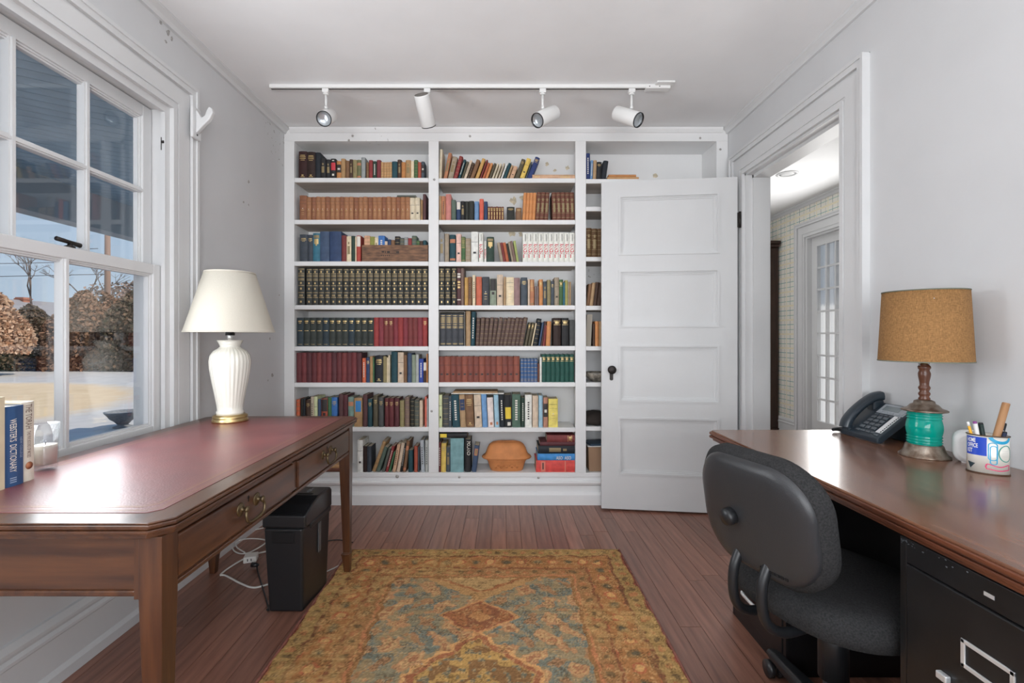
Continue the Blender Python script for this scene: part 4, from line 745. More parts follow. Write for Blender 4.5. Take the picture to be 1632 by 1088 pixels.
rug = thing('rug', 'worn oriental rug in gold, rust and teal with diamond medallions', 'rug', (0, 0, 0))
o = bpy.data.objects.new('pile', me); C.objects.link(o); o.parent = rug
for x_ in (RX0, RX1): MB().tube([(x_, RY0, .005), (x_, RY1, .005)], .0055, 6).build('selvedge', mat('selvedge_wool', (.30, .11, .08), .95, var=.4, vscale=30), rug)
for y_ in (RY0, RY1): MB().tube([(RX0, y_, .004), (RX1, y_, .004)], .0045, 6).build('end_binding', mat('binding_wool', (.40, .27, .12), .95, var=.3, vscale=30), rug)
# ------------------------------------------------------------------ left desk
LD = thing('writing_desk', 'mahogany writing desk with red leather top and brass drawer pulls', 'desk', (0, 0, 0))
MAH = [wood('mahogany_%s' % a, (.115, .042, .016), (.050, .018, .009), .30, i, coat=.3) for i, a in enumerate('xyz')]
lx0, lx1, ly0, ly1, lz = -1.42, -.695, .985, 2.318, .734
def chpoly(x0, x1, y0, y1, c): return [(x0+c, y0), (x1-c, y0), (x1, y0+c), (x1, y1-c), (x1-c, y1), (x0+c, y1), (x0, y1-c), (x0, y0+c)]
tp = MB()
for ins, a, b in ((0.004, .004, 0), (0, .012, .004), (.006, .016, .012), (.003, .024, .016), (.010, .030, .024), (.016, .038, .030)): tp.prism(chpoly(lx0+ins, lx1-ins, ly0+ins, ly1-ins, .035), lz-a, lz-b)
tp.build('top_frame', MAH[1], LD, bevel=.0025)
fw = .062
MB().prism(chpoly(lx0+fw, lx1-fw, ly0+fw, ly1-fw, .022), lz-.002, lz+.0010).build('leather_inset', mat('red_leather', (.22, .052, .050), .40, col2=(.14, .032, .034), vscale=5, bump=.18, bscale=220, coat=.45, spec=.8), LD)
MATS['red_leather'].node_tree.nodes['Principled BSDF'].inputs['Coat Roughness'].default_value = .32
for q in MAH: q.node_tree.nodes['Principled BSDF'].inputs['Coat Roughness'].default_value = .28
tl = MB()
for ins, w in ((.010, .0016), (.016, .0012), (.034, .0030), (.042, .0012)):
    P = chpoly(lx0+fw+ins, lx1-fw-ins, ly0+fw+ins, ly1-fw-ins, .022)
    for i in range(8): 
        a, b = Vector(P[i]), Vector(P[(i+1) % 8]); t = (b-a).normalized(); nn = Vector((-t.y, t.x))*w/2
        tl.add([(*(a-nn), lz+.0014), (*(b-nn), lz+.0014), (*(b+nn), lz+.0014), (*(a+nn), lz+.0014)], [(0, 1, 2, 3)])
tl.build('gilt_tooling', mat('worn_gilt', (.42, .27, .17), .35, .4), LD)
ax0, ax1, ay0, ay1 = lx0+.028, lx1-.026, ly0+.028, ly1-.026; az0, az1 = .568, lz-.038; lg = .050
ap = MB().box(ax0+lg, ax1-lg, ay0+.010, ay0+.028, az0, az1).box(ax0+lg, ax1-lg, ay1-.028, ay1-.010, az0, az1).box(ax0+.010, ax0+.028, ay0+lg, ay1-lg, az0, az1); ap.build('apron', MAH[0], LD)
MB().box(ax0+lg, ax1-lg-.012, ay0+.0045, ay0+.012, az0-.001, az0+.012).box(ax1-.012, ax1-.002, ay0+lg, ay1-lg, az0, az0+.012).box(ax0+.002, ax0+.012, ay0+lg, ay1-lg, az0, az0+.012).build('apron_bead', MAH[1], LD, bevel=.003)
MB().box(ax1-.028, ax1-.008, ay0+lg, ay1-lg, az1-.014, az1).box(ax1-.028, ax1-.008, ay0+lg, ay1-lg, az0, az0+.016).box(ax1-.028, ax1-.008, 1.655, 1.688, az0, az1).box(ax1-.04, ax1-.026, ay0+lg, ay1-lg, az0, az1).build('drawer_rail', MAH[1], LD)
for yy0, yy1 in ((ay0+lg+.004, 1.653), (1.690, ay1-lg-.004)):
    dw = MB().box(ax1-.026, ax1-.001, yy0, yy1, az0+.018, az1-.016).build('drawer', MAH[1], LD, bevel=.004, seg=3)
    yc = (yy0+yy1)/2; zc = (az0+az1)/2+.002; fx = ax1-.001
    for s in (-1, 1):
        MB().lathe([(.019, 0), (.018, .002), (.012, .004), (.006, .005), (.0055, .014), (.009, .016), (.009, .021), (.004, .024)], 18).build('rosette', M_abrass, dw, loc=(fx, yc+s*.043, zc+.010), rot=(0, PI/2, 0))
    MB().tube(spline([(fx+.017, yc-.043, zc+.010), (fx+.02, yc-.050, zc-.006), (fx+.021, yc-.042, zc-.024), (fx+.021, yc-.018, zc-.030), (fx+.021, yc+.018, zc-.030), (fx+.021, yc+.042, zc-.024), (fx+.02, yc+.050, zc-.006), (fx+.017, yc+.043, zc+.010)], 5), .0042, 8).build('bail_handle', M_abrass, dw)
    MB().cyl((fx-.001, yc-.002, zc+.030), (fx+.0008, yc-.002, zc+.030), .005, 10).box(fx-.001, fx+.0008, yc-.0045, yc+.0005, zc+.018, zc+.030).build('keyhole', M_gap, dw)
def leg(x, y, sx, sy):
    a = lg/2; mb = MB(); prof = [(a, lz-.038), (a, az0-.004), (.0155, .105), (.0155, .100), (.020, .098), (.020, .090), (.0185, .086), (.0125, 0)]
    v = []; f = []
    for r, z in prof:
        # outer faces stay plumb, inner faces taper
        for (i, j) in ((-1, -1), (1, -1), (1, 1), (-1, 1)):
            ox = sx*(a-r)*.55; oy = sy*(a-r)*.55; v.append((ox+i*r, oy+j*r, z))
    for k in range(len(prof)-1):
        for i in range(4): f.append((k*4+i, k*4+(i+1) % 4, (k+1)*4+(i+1) % 4, (k+1)*4+i))
    f += [(0, 1, 2, 3), tuple(range(len(v)-4, len(v)))]; mb.add(v, f); return mb.build('leg', MAH[2], LD, loc=(x, y, 0), bevel=.0015)
for sx in (-1, 1):
    for sy in (-1, 1): leg((ax1 if sx > 0 else ax0)-sx*lg/2, (ay1 if sy > 0 else ay0)-sy*lg/2, sx, sy)
MB().box(ax1-lg-.012, ax1-lg, ay0+.004, ay0+.02, az0-.006, az1).build('corner_bead', MAH[2], LD)
# three standing books by the window, spines to the room
def side_book(y, x, w, h, d, colm, label, words, tilt=0):
    r = thing('book', label, 'book', (x, y, lz+.0002), PI/2, 'books on the writing desk'); b = .003; t = .002
    n_ = 6; xs = [w*i/n_ for i in range(n_+1)]
    MB().prism([(0, d)]+[(q, spine_y(q, w, b)) for q in xs]+[(w, d), (w-t, d), (w-t, b+t), (t, b+t), (t, d)], 0, h).build('cover', colm, r)
    MB().box(t, w-t, b+t, d-.002, .002, h-.002).build('pages', M_page, r)
    ink = {}
    for s, zt, zb, fr_, cx_, k in words: lettering(ink.setdefault(k.name, (MB(), k))[0], s, w, b, h, zt, zb, fr_, .01, cx_)
    for mb, k in ink.values(): mb.build('spine_print', k, r)
    return r
# local x runs along +Y after the quarter turn, spine (local -y) faces +X
def cov(n_, h): return mat(n_, tuple(min(.85, v*1.25) for v in lin(h)), .45, var=.05)
side_book(1.118, -1.252, .090, .233, .135, cov('cream_cover', 'c9bca0'), 'tall cream paperback at left edge of writing desk', [('ROGET\'S THESAURUS', .92, .14, .16, .60, mat('grey_ink', (.30, .26, .22), .6))], 0)
wd = side_book(1.2095, -1.256, .049, .206, .125, cov('blue_cover', '2c4c74'), 'blue dictionary with white lettering on writing desk', [('WEBSTER\'S  DICTIONARY', .84, .18, .34, .42, M_pale), ('NEW COLLEGE', .60, .34, .15, .84, mat('pale_blue_print', (.35, .45, .60), .6)), ('III', .12, .05, .34, .42, MATS['pale_blue_print'])], 0)
tb = side_book(1.2595, -1.262, .034, .211, .13, cov('pale_cover', 'c8c2b4'), 'pale paperback with orange emblem between dictionary and candle', [('THE TORAH', .97, .66, .5, .5, mat('brown_ink', (.22, .15, .12), .6)), ('THE FIVE BOOKS OF MOSES', .63, .30, .3, .5, MATS['brown_ink'])], 0)
MB().lathe([(.010, 0), (.001, .0005)], 16).build('emblem', mat('emblem_orange', (.45, .17, .08), .6), tb, loc=(.017, -.0008, .042), rot=(PI/2, 0, 0))
# candle in glass
cg = thing('candle_glass', 'white candle in a clear glass tumbler on writing desk', 'candle', (-1.326, 1.388, lz))
M_clear = glass_mat('tumbler_glass', (.94, .955, .96), .16, .04)
MB().lathe([(.0270, 0), (.0285, .010), (.0298, .060), (.0325, .134), (.0305, .134), (.0280, .062), (.0265, .016), (.001, .014)], 36).build('tumbler', M_clear, cg)
MB().lathe([(.0258, .017), (.0272, .060), (.0275, .072), (.012, .0705), (.001, .070)], 32).build('wax', mat('candle_wax', (.78, .70, .62), .5), cg); MB().cyl((0, 0, .07), (.002, .001, .080), .0009, 6).build('wick', M_gap, cg)
# ceramic lamp
la = thing('table_lamp', 'white ribbed ceramic vase lamp with cream cone shade on brass base', 'lamp', (-1.235, 2.168, lz+.0002))
MB().lathe([(.0735, 0), (.0735, .010), (.0695, .015), (.0705, .020), (.0705, .028), (.060, .034)], 40).build('base', M_brass, la)
M_cer = mat('white_ceramic', (.80, .78, .70), .12, coat=.5)
vz = [(.056, .034), (.056, .046), (.052, .054), (.054, .075), (.062, .125), (.073, .185), (.0815, .240), (.0835, .272), (.079, .298), (.066, .318), (.048, .330), (.041, .338), (.043, .346), (.053, .366), (.049, .366), (.037, .345)]
MB().lathe(vz, 120, flute=lambda a, k: (.035*abs(math.cos(a*14))-.02)*max(0, min(1, min((k-2)*.5, (11-k)*.5)))).build('vase', M_cer, la)
MB().lathe([(.02, .362), (.02, .366), (.012, .370), (.012, .392), (.016, .394), (.016, .412)], 18).build('socket', M_chrome, la); MB().lathe([(.019, .388), (.019, .43)], 16).build('socket_sleeve', M_black, la)
def shade_mat(name, col, bsc, t=.35, wv=0):
    m = bpy.data.materials.new(name); m.use_nodes = True; n = m.node_tree; b = n.nodes['Principled BSDF']; b.inputs['Base Color'].default_value = (*col, 1); b.inputs['Roughness'].default_value = .85
    tr = n.nodes.new('ShaderNodeBsdfTranslucent'); tr.inputs[0].default_value = (*col, 1); x = n.nodes.new('ShaderNodeMixShader'); x.inputs[0].default_value = t
    n.links.new(b.outputs[0], x.inputs[1]); n.links.new(tr.outputs[0], x.inputs[2]); n.links.new(x.outputs[0], n.nodes['Material Output'].inputs[0])
    tcn = n.nodes.new('ShaderNodeTexCoord'); nz = n.nodes.new('ShaderNodeTexNoise'); nz.inputs['Scale'].default_value = bsc; mp = n.nodes.new('ShaderNodeMapping'); mp.inputs['Scale'].default_value = (1, 1, .25)
    n.links.new(tcn.outputs['Object'], mp.inputs[0]); n.links.new(mp.outputs[0], nz.inputs['Vector'])
    nz2 = n.nodes.new('ShaderNodeTexNoise'); nz2.inputs['Scale'].default_value = bsc; mp2 = n.nodes.new('ShaderNodeMapping'); mp2.inputs['Scale'].default_value = (.25, .25, 1.2); n.links.new(tcn.outputs['Object'], mp2.inputs[0]); n.links.new(mp2.outputs[0], nz2.inputs['Vector'])
    ad = n.nodes.new('ShaderNodeMath'); n.links.new(nz.outputs['Fac'], ad.inputs[0]); n.links.new(nz2.outputs['Fac'], ad.inputs[1])
    bp = n.nodes.new('ShaderNodeBump'); bp.inputs['Strength'].default_value = .35; bp.inputs['Distance'].default_value = .002; n.links.new(ad.outputs[0], bp.inputs['Height']); n.links.new(bp.outputs[0], b.inputs['Normal'])
    if wv:
        r = n.nodes.new('ShaderNodeMapRange'); r.inputs[1].default_value = .75; r.inputs[2].default_value = 1.3; r.inputs[3].default_value = 1-wv; r.inputs[4].default_value = 1+wv; n.links.new(ad.outputs[0], r.inputs[0])
        mx = n.nodes.new('ShaderNodeMix'); mx.data_type = 'RGBA'; mx.blend_type = 'MULTIPLY'; mx.inputs[0].default_value = 1; mx.inputs[6].default_value = (*col, 1); cb = n.nodes.new('ShaderNodeCombineColor')
        for i in range(3): n.links.new(r.outputs[0], cb.inputs[i])
        n.links.new(cb.outputs[0], mx.inputs[7]); n.links.new(mx.outputs[2], b.inputs['Base Color']); n.links.new(mx.outputs[2], tr.inputs[0])
    return m
def shade(parent, r0, r1, z0, z1, m, trim, tw):
    MB().lathe([(r0, z0), (r1, z1), (r1-.0015, z1), (r0-.0015, z0), (r0, z0)], 64, cap=False).build('shade', m, parent)
    for r, z, s_ in ((r0, z0, 1), (r1, z1, -1)): MB().lathe([(r+.0012, z), (r+.0012+(r1-r0)/(z1-z0)*tw*s_, z+s_*tw), (r-.002, z+s_*tw), (r-.002, z)], 64, cap=False).build('shade_trim', trim, parent)
    zs = z1-.03; rr = r1+(r0-r1)*.03/(z1-z0)
    sp_ = MB()
    for k in range(3): sp_.cyl((0, 0, zs), (rr*math.cos(2.1*k), rr*math.sin(2.1*k), zs), .0014, 6)
    sp_.build('shade_spider', M_chrome, parent); MB().tube([(.012, 0, z0-.02), (.035, 0, z0+.05), (.035, 0, zs-.06), (.0, 0, zs+.005), (-.035, 0, zs-.06), (-.035, 0, z0+.05), (-.012, 0, z0-.02)], .0016, 6).build('harp', M_chrome, parent)
M_sh1 = shade_mat('cream_linen', (.76, .72, .635), 500, .38)
shade(la, .183, .102, .402, .672, M_sh1, M_sh1, .007)
# ------------------------------------------------------------------ paper shredder and cords
sh = thing('paper_shredder', 'black plastic paper shredder bin standing under the desk', 'shredder', (-.889, 1.945, 0), math.radians(-2))
v = [(-.064, 0, 0), (.074, .004, 0), (.084, .225, 0), (-.058, .225, 0), (-.080, -.012, .345), (.080, -.010, .345), (.090, .245, .345), (-.070, .245, .345)]
MB().add(v, [(3, 2, 1, 0), (4, 5, 6, 7), (0, 1, 5, 4), (1, 2, 6, 5), (2, 3, 7, 6), (3, 0, 4, 7)]).build('bin', M_black, sh, bevel=.010, seg=3)
MB().prism([(-.018, .347), (.252, .347), (.252, .425), (.235, .436), (.11, .440), (.045, .424), (.015, .412), (-.018, .400)], -.083, .096, 'x').build('cutter_head', mat('shredder_head_plastic', (.018, .019, .021), .26), sh, bevel=.008, seg=3)
MB().box(.0895, .099, .03, .235, .330, .352).build('pull_lip', M_black, sh, bevel=.004); MB().box(.0845, .0885, .125, .150, .19, .315).build('level_window', mat('smoked_window', (.10, .105, .11), .15), sh, bevel=.001)
MB().box(-.045, .045, -.0135, -.008, .285, .33).build('grip_recess', mat('recess_black', (.004, .004, .005), .5), sh, bevel=.004); MB().box(-.03, .06, .12, .135, .4385, .4405).build('paper_slot', M_gap, sh)
MB().box(.02, .024, .16, .19, .438, .4398).box(.028, .031, .15, .205, .438, .4398).box(.035, .037, .16, .18, .438, .4398).build('printed_mark', mat('grey_print', (.35, .35, .36), .5), sh)
def cord(name, label, cat, pts, r, m, g=None):
    return tag(MB().tube(spline(pts, 8), r, 8).build(name, m), label, cat, g)
def fl_(x, y, z=.004): 
    Y = F*(EYE-z)/(y-535); return ((x-803)/F*Y, Y, z)
M_cord = mat('white_cord', (.72, .70, .66), .45)
cord('extension_cord', 'white extension cord looping across floor beside shredder', 'cord', [fl_(430, 930), fl_(405, 936), fl_(385, 930), fl_(360, 917), fl_(352, 915), fl_(372, 900), fl_(400, 885), fl_(426, 878)], .0042, M_cord)
cord('lamp_cord', 'white lamp cord coiled in a loop under the desk', 'cord', [fl_(420, 841, .004), fl_(395, 848), fl_(374, 866), fl_(372, 876), fl_(384, 882), fl_(402, 878, .013), fl_(425, 862, .013), fl_(400, 858, .013), fl_(380, 862, .013), fl_(377, 871, .013), fl_(390, 880, .02)], .0034, M_cord)
pa = thing('outlet_tap', 'white plug-in outlet tap lying on the floor by cords', 'outlet', fl_(400, 893, 0), .3)
MB().box(-.03, .03, -.03, .03, 0, .03).build('body', M_cord, pa, bevel=.004); MB().box(-.012, -.008, -.0305, -.0295, .01, .022).box(.004, .008, -.0305, -.0295, .01, .022).build('socket_slot', M_gap, pa)
p = fl_(404, 893, .018); bp_ = thing('power_plug', 'black plug and cord of the shredder in white outlet tap', 'plug', (0, 0, 0))
MB().tube([(p[0]+.012, p[1]-.038, .016), (p[0]+.03, p[1]-.040, .016), (p[0]+.045, p[1]-.040, .016)], [.012, .011, .005], 8).build('plug', M_black, bp_)
MB().tube(spline([(p[0]+.045, p[1]-.040, .016), (p[0]+.055, p[1]-.07, .006), (-.975, 1.985, .0045), (-.968, 1.96, .0045)], 8), .0034, 8).build('cord', M_black, bp_)
cord('black_cord', 'thin black cord running on floor from shredder to desk leg', 'cord', [fl_(520, 862), fl_(535, 860), fl_(548, 861), fl_(562, 864)], .003, M_black)
cord('floor_cord', 'short grey cord on floor between shredder and rug', 'cord', [fl_(512, 914), fl_(530, 906), fl_(546, 898)], .003, mat('grey_cord', (.45, .43, .42), .5))
# ------------------------------------------------------------------ right desk: worktop on two file cabinets
rz = .736
rx0, rx1, ry0, ry1 = .838, 1.487, .40, 1.972
MAR = wood('worktop_wood', (.225, .098, .052), (.125, .052, .029), .27, 1, .8, coat=.35)
wt = thing('worktop', 'polished red-brown wooden desk top with moulded edge over black cabinets', 'desk top', (0, 0, 0))
MB().prism(chpoly(rx0+.006, rx1, ry0, ry1-.006, .012), rz-.008, rz).build('top_board', MAR, wt, bevel=.003)
e = MB()
for ins, a, b in ((0, .016, .006), (.004, .020, .016), (.0, .030, .020), (.010, .040, .030)): e.prism(chpoly(rx0+ins, rx1, ry0, ry1-ins, .012), rz-a, rz-b)
e.build('moulded_edge', wood('edge_wood', (.16, .052, .024), (.075, .025, .013), .3, 1, 1, coat=.3), wt, bevel=.003)
M_cab = mat('black_enamel', (.010, .010, .011), .36, var=.3, vscale=9, bump=.05, bscale=60)
M_chip = mat('chipped_paint', (.10, .11, .12), .5)
def cabinet(label, xf, y0, w):
    """front faces -X"""
    r = thing('file_cabinet', label, 'file cabinet', (xf, y0, 0), 0, 'black file cabinets under the worktop'); D_ = min(.60, 1.455-xf); H_ = .694
    MB().box(.006, D_, 0, .012, 0, H_).box(.006, D_, w-.012, w, 0, H_).box(.006, D_, .012, w-.012, H_-.012, H_).box(.006, D_, .012, w-.012, 0, .012).box(D_-.01, D_, .012, w-.012, .012, H_-.012).box(0, .006, 0, .016, 0, H_).box(0, .006, w-.016, w, 0, H_).box(0, .006, .016, w-.016, H_-.050, H_).box(0, .006, .016, w-.016, 0, .045).box(0, .006, .016, w-.016, .333, .343).build('body', M_cab, r, bevel=.0015)
    for z0, z1 in ((.345, H_-.052), (.047, .331)):
        d = MB().box(-.003, .018, .019, w-.019, z0, z1).build('drawer', M_cab, r, bevel=.003); zc = (z0+z1)/2; yc = w/2
        lh = MB(); a, b, g = .047, .026, .008; zl = zc+.045
        for (p, q, s, t) in ((yc-a, yc-a+g, zl-b, zl+b), (yc+a-g, yc+a, zl-b, zl+b), (yc-a, yc+a, zl-b, zl-b+g), (yc-a, yc+a, zl+b-g, zl+b)): lh.box(-.0065, -.003, p, q, s, t)
        lh.build('label_holder', M_chrome, d, bevel=.0012)
        MB().tube(spline([(-.003, yc-.05, zc-.030), (-.022, yc-.052, zc-.032), (-.032, yc-.040, zc-.034), (-.033, yc, zc-.034), (-.032, yc+.040, zc-.034), (-.022, yc+.052, zc-.032), (-.003, yc+.05, zc-.030)], 5), .0065, 8).build('handle', M_chrome, d)
        MB().box(-.014, -.003, yc+.068, yc+.09, zc-.032, zc-.018).build('latch', M_chrome, d, bevel=.002)
    MB().box(-.001, .0, w/2-.009, w/2+.009, H_-.031, H_-.024).build('maker_plate', M_chrome, r)
    R = random.Random(4); ch = MB()
    for k in range(26):
        s = R.uniform(.001, .0035); yy = w-R.random()**2*.16-.002; zz = H_-.002-abs(R.gauss(0, .006)); ch.box(-.0006, .0002, yy-s, yy, zz-s*.7, zz)
    ch.build('chipped_edge', M_chip, r); return r
cabinet('black metal file cabinet nearest the camera, right of the chair', .848, .650, .378)
cabinet('black metal file cabinet at the far end, behind the chair', .925, 1.575, .366)
# lantern lamp
rlp = thing('table_lamp', 'lamp made from a green ship lantern with brown burlap shade', 'lamp', (1.346, 1.538, rz))
M_rm = mat('rusted_metal', (.34, .29, .24), .38, .75, col2=(.13, .075, .045), vscale=45, bump=.3, bscale=90)
MB().lathe([(.066, 0), (.066, .004), (.058, .010), (.052, .022), (.048, .036), (.044, .040)], 44).build('base', M_rm, rlp)
gp = []; z = .034; 
for k in range(40):
    zz_ = .034+.112*k/39; t = k/39; body = .0435+.0035*math.sin(PI*min(1, max(0, (t-.30)/.42)))*(1 if .30 < t < .72 else 0); gp.append((body+(.0022*(1 if k % 3 == 1 else -.5) if not .30 < t < .72 else 0), zz_))
M_lens = bpy.data.materials.new('green_lens'); M_lens.use_nodes = True; n = M_lens.node_tree; b = n.nodes['Principled BSDF']; b.inputs['Base Color'].default_value = (.0, .50, .41, 1); b.inputs['Roughness'].default_value = .07; b.inputs['Coat Weight'].default_value = .4
t1 = n.nodes.new('ShaderNodeBsdfTranslucent'); t1.inputs[0].default_value = (.01, .78, .64, 1); t2 = n.nodes.new('ShaderNodeBsdfTransparent'); t2.inputs[0].default_value = (.02, .80, .68, 1); x1 = n.nodes.new('ShaderNodeMixShader'); x1.inputs[0].default_value = .62; x2 = n.nodes.new('ShaderNodeMixShader'); x2.inputs[0].default_value = .50
n.links.new(t1.outputs[0], x1.inputs[1]); n.links.new(t2.outputs[0], x1.inputs[2]); n.links.new(b.outputs[0], x2.inputs[1]); n.links.new(x1.outputs[0], x2.inputs[2]); n.links.new(x2.outputs[0], n.nodes['Material Output'].inputs[0])
MB().lathe(gp, 48, cap=False).build('glass_lens', M_lens, rlp)
MB().cyl((0, 0, .03), (0, 0, .16), .006, 10).build('stem', M_rm, rlp)
MB().lathe([(.0585, .144), (.060, .147), (.056, .150), (.044, .154), (.036, .164), (.028, .168), (.026, .176), (.018, .180)], 44).build('lantern_cap', M_rm, rlp)
MB().lathe([(.014, .178), (.0155, .184), (.012, .190), (.0155, .197), (.0155, .201), (.0115, .207), (.0155, .216), (.0155, .220), (.012, .226), (.0125, .236), (.016, .256), (.0165, .264), (.013, .274), (.0165, .280), (.0165, .286), (.012, .292), (.006, .296)], 26).build('turned_column', wood('turned_wood', (.17, .062, .03), (.09, .032, .017), .3, 2), rlp)
MB().lathe([(.010, .292), (.010, .345)], 14).build('socket', M_brass, rlp)
shade(rlp, .119, .108, .302, .527, shade_mat('burlap', (.375, .195, .070), 420, .22, .28), mat('grey_green_tape', (.16, .17, .13), .8), .0035)
# white rounded device
wh = thing('white_speaker', 'small rounded white device standing behind the pencil tin', 'device', (1.418, 1.455, rz), math.radians(-40))
MB().slab(.088, .098, .030, [(.014, -.026), (.004, -.022), (0, -.012), (0, .012), (.004, .022), (.014, .026)], 0, .049, 8).build('body', mat('white_plastic', (.74, .74, .74), .3), wh); MB().slab(.05, .006, .003, [(0, -.02), (0, .02)], 0, .0, 4).build('foot', MATS['white_plastic'], wh, loc=(0, 0, .003))
# pencil tin
ct = thing('pencil_tin', 'oval tin printed HOME OFFICE KIT holding pens and pencils', 'pencil cup', (1.362, 1.352, rz), math.radians(-40))
EA, EB, CH = .0435, .029, .107
def ell(u, z, off=0): return ((EA+off)*math.cos(u), (EB+off)*math.sin(u), z)
def ell_patch(u0, u1, z0, z1, off, n=14): 
    mb = MB(); us = [u0+(u1-u0)*i/n for i in range(n+1)]; mb.add([ell(u, z, off) for z in (z0, z1) for u in us], [(i, i+1, n+2+i, n+1+i) for i in range(n)], True); return mb
def ell_path(pts, w, off):  # thin ribbon through (u, z) points
    mb = MB(); v = []; P = [Vector(p) for p in pts]
    for i, p in enumerate(P):
        t = (P[min(i+1, len(P)-1)]-P[max(i-1, 0)]); t = Vector((t.x*.038, t.y)).normalized(); nn = Vector((-t.y/.038, t.x))*w/2
        v += [ell(p.x-nn.x, p.y-nn.y, off), ell(p.x+nn.x, p.y+nn.y, off)]
    mb.add(v, [(2*i, 2*i+1, 2*i+3, 2*i+2) for i in range(len(P)-1)], True); return mb
def ov(n_=56): return [2*PI*i/n_ for i in range(n_)]
tin = MB(); N = 56; rows_ = [(0, 0), (CH, 0), (CH, -.0012), (.004, -.0012)]
tin.add([ell(u, z, o_) for z, o_ in rows_ for u in ov()], [(k*N+i, k*N+(i+1) % N, (k+1)*N+(i+1) % N, (k+1)*N+i) for k in range(3) for i in range(N)]+[tuple(range(3*N, 4*N)), tuple(range(N))], True)
tin.build('can', mat('printed_tin', (.80, .78, .71), .28, .2), ct)
for z in (.0015, CH-.001): MB().tube([ell(u, z, .0004) for u in ov()], .0017, 6, True).build('rim', mat('tin_rim', (.12, .075, .05), .4, .7), ct)
A0 = math.radians(-168)
def prt(mb, m_): mb.build('print', m_, ct)
prt(ell_patch(A0, math.radians(-96), .050, .101, .0003), mat('tin_blue', (.02, .07, .50), .3))
for k, wd_ in enumerate(('HOME', 'OFFICE', 'KIT')):
    v, f = text(wd_, .03); L = max(p[0] for p in v); us = math.radians({0: 32, 1: 39, 2: 22}[k]); mb = MB()
    mb.add([ell(A0+math.radians(9)+p[0]/L*us, .0855-.0145*k+p[1]*.0115, .0008) for p in v], f); prt(mb, mat('tin_white', (.85, .85, .85), .4))
tri = MB(); rows = [[ell(math.radians(-145+(-13+17*s_+13)*(1-t)-13*(1-t)), .030-.019*t-.002*s_*(1-t), .0006) for s_ in np.linspace(0, 30/17, 9)] for t in np.linspace(0, 1, 9)]
tri.add([p for r_ in rows for p in r_], [(i*9+j, i*9+j+1, (i+1)*9+j+1, (i+1)*9+j) for i in range(8) for j in range(8)], True); prt(tri, mat('tin_dark', (.02, .04, .05), .4))
cl_ = lambda cu, cz, ru, rz_, a0=0, a1=360, n_=26: [(math.radians(cu+ru*math.cos(math.radians(a0+(a1-a0)*i/n_))), cz+rz_*math.sin(math.radians(a0+(a1-a0)*i/n_))) for i in range(n_+1)]
def stad(cu, cz, ru, h): return [(math.radians(cu+ru*math.cos(t)), cz+math.copysign(h, math.sin(t))*(1 if abs(math.sin(t)) > .01 else 0)+ru*.0006*math.sin(t)) for t in np.linspace(0, 2*PI, 33)]
MC = mat('tin_cyan', (.02, .35, .60), .3); MG = mat('tin_green', (.05, .30, .24), .3); MR = mat('tin_pink', (.65, .06, .16), .3)
prt(ell_path(stad(-80, .064, 12, .017), .0022, .0006), MC); prt(ell_path(stad(-78, .054, 9, .020), .0020, .0009), MC)
prt(ell_path(cl_(-55, .106, 32, .016, 190, 350), .008, .0006), MC); prt(ell_path(cl_(-40, .060, 24, .022), .0024, .0006), MG)
prt(ell_path([(math.radians(-96+70*t), .026+.003*math.cos(t*PI*2)) for t in np.linspace(0, 1, 15)]+[(math.radians(-26-70*t), .014+.0015*math.cos(t*PI*2)) for t in np.linspace(0, 1, 15)]+[(math.radians(-99), .021), (math.radians(-96), .029)], .0028, .0006), MR)
for k in range(4): prt(ell_patch(math.radians(-54), math.radians(-30), .052+.005*k, .0528+.005*k, .0006, 6), mat('tin_grey', (.5, .5, .5), .4))
def pen(name, label, cat, x, y, dx, dy, L, r, m_, tip=None, seg=10, cap=None):
    """stands in the tin: foot at local x, y; dx, dy = drift of the top"""
    R_ = Matrix.Rotation(math.radians(-40), 3, 'Z'); b0 = R_ @ Vector((x, y, .0062)); d_ = (R_ @ Vector((dx, dy, 0)))+Vector((0, 0, 1)); d_.normalize()
    r_ = thing(name, label, cat, (1.362+b0.x, 1.352+b0.y, rz+b0.z+r*.6)); 
    MB().cyl((0, 0, 0), tuple(d_*L), r, seg).build('barrel', m_, r_)
    if tip: MB().cyl(tuple(d_*L), tuple(d_*(L+tip[0])), tip[1], seg, tip[2]).build(tip[4], tip[3], r_)
    return r_
pen('pencil', 'yellow pencil with white end at left of the tin', 'pencil', -.014, -.004, -.21, -.06, .122, .0037, mat('pencil_yellow', (.80, .42, .03), .4), (.012, .0036, .0034, M_white, 'eraser'), 6)
pen('marker', 'white marker pen beside the yellow pencil', 'marker', -.008, .004, -.14, -.02, .126, .0055, M_white, (.006, .005, .0045, mat('violet_cap', (.25, .05, .25), .4), 'cap'))
pen('marker', 'dark green marker pen left of the wooden stick', 'marker', .004, .012, -.14, .0, .124, .006, mat('dark_green_plastic', (.012, .03, .028), .35), (.004, .006, .005, M_black, 'cap'))
pen('wooden_stick', 'thick round wooden handle sticking out of the tin', 'stick', -.002, -.010, .20, .02, .190, .0085, wood('dowel_wood', (.42, .22, .10), (.28, .14, .06), .5, 2), (.002, .0085, .007, MATS['dowel_wood'], 'rounded_end'), 16)
pen('pen', 'black pen leaning right in the tin, taller one', 'pen', .008, .004, .20, .05, .132, .0052, M_black, (.003, .0052, .004, M_black, 'cap'))
pen('pen', 'navy pen leaning right at the edge of the tin', 'pen', .012, -.007, .19, -.02, .110, .005, mat('navy_plastic', (.015, .025, .06), .35), (.003, .005, .004, M_black, 'cap'))
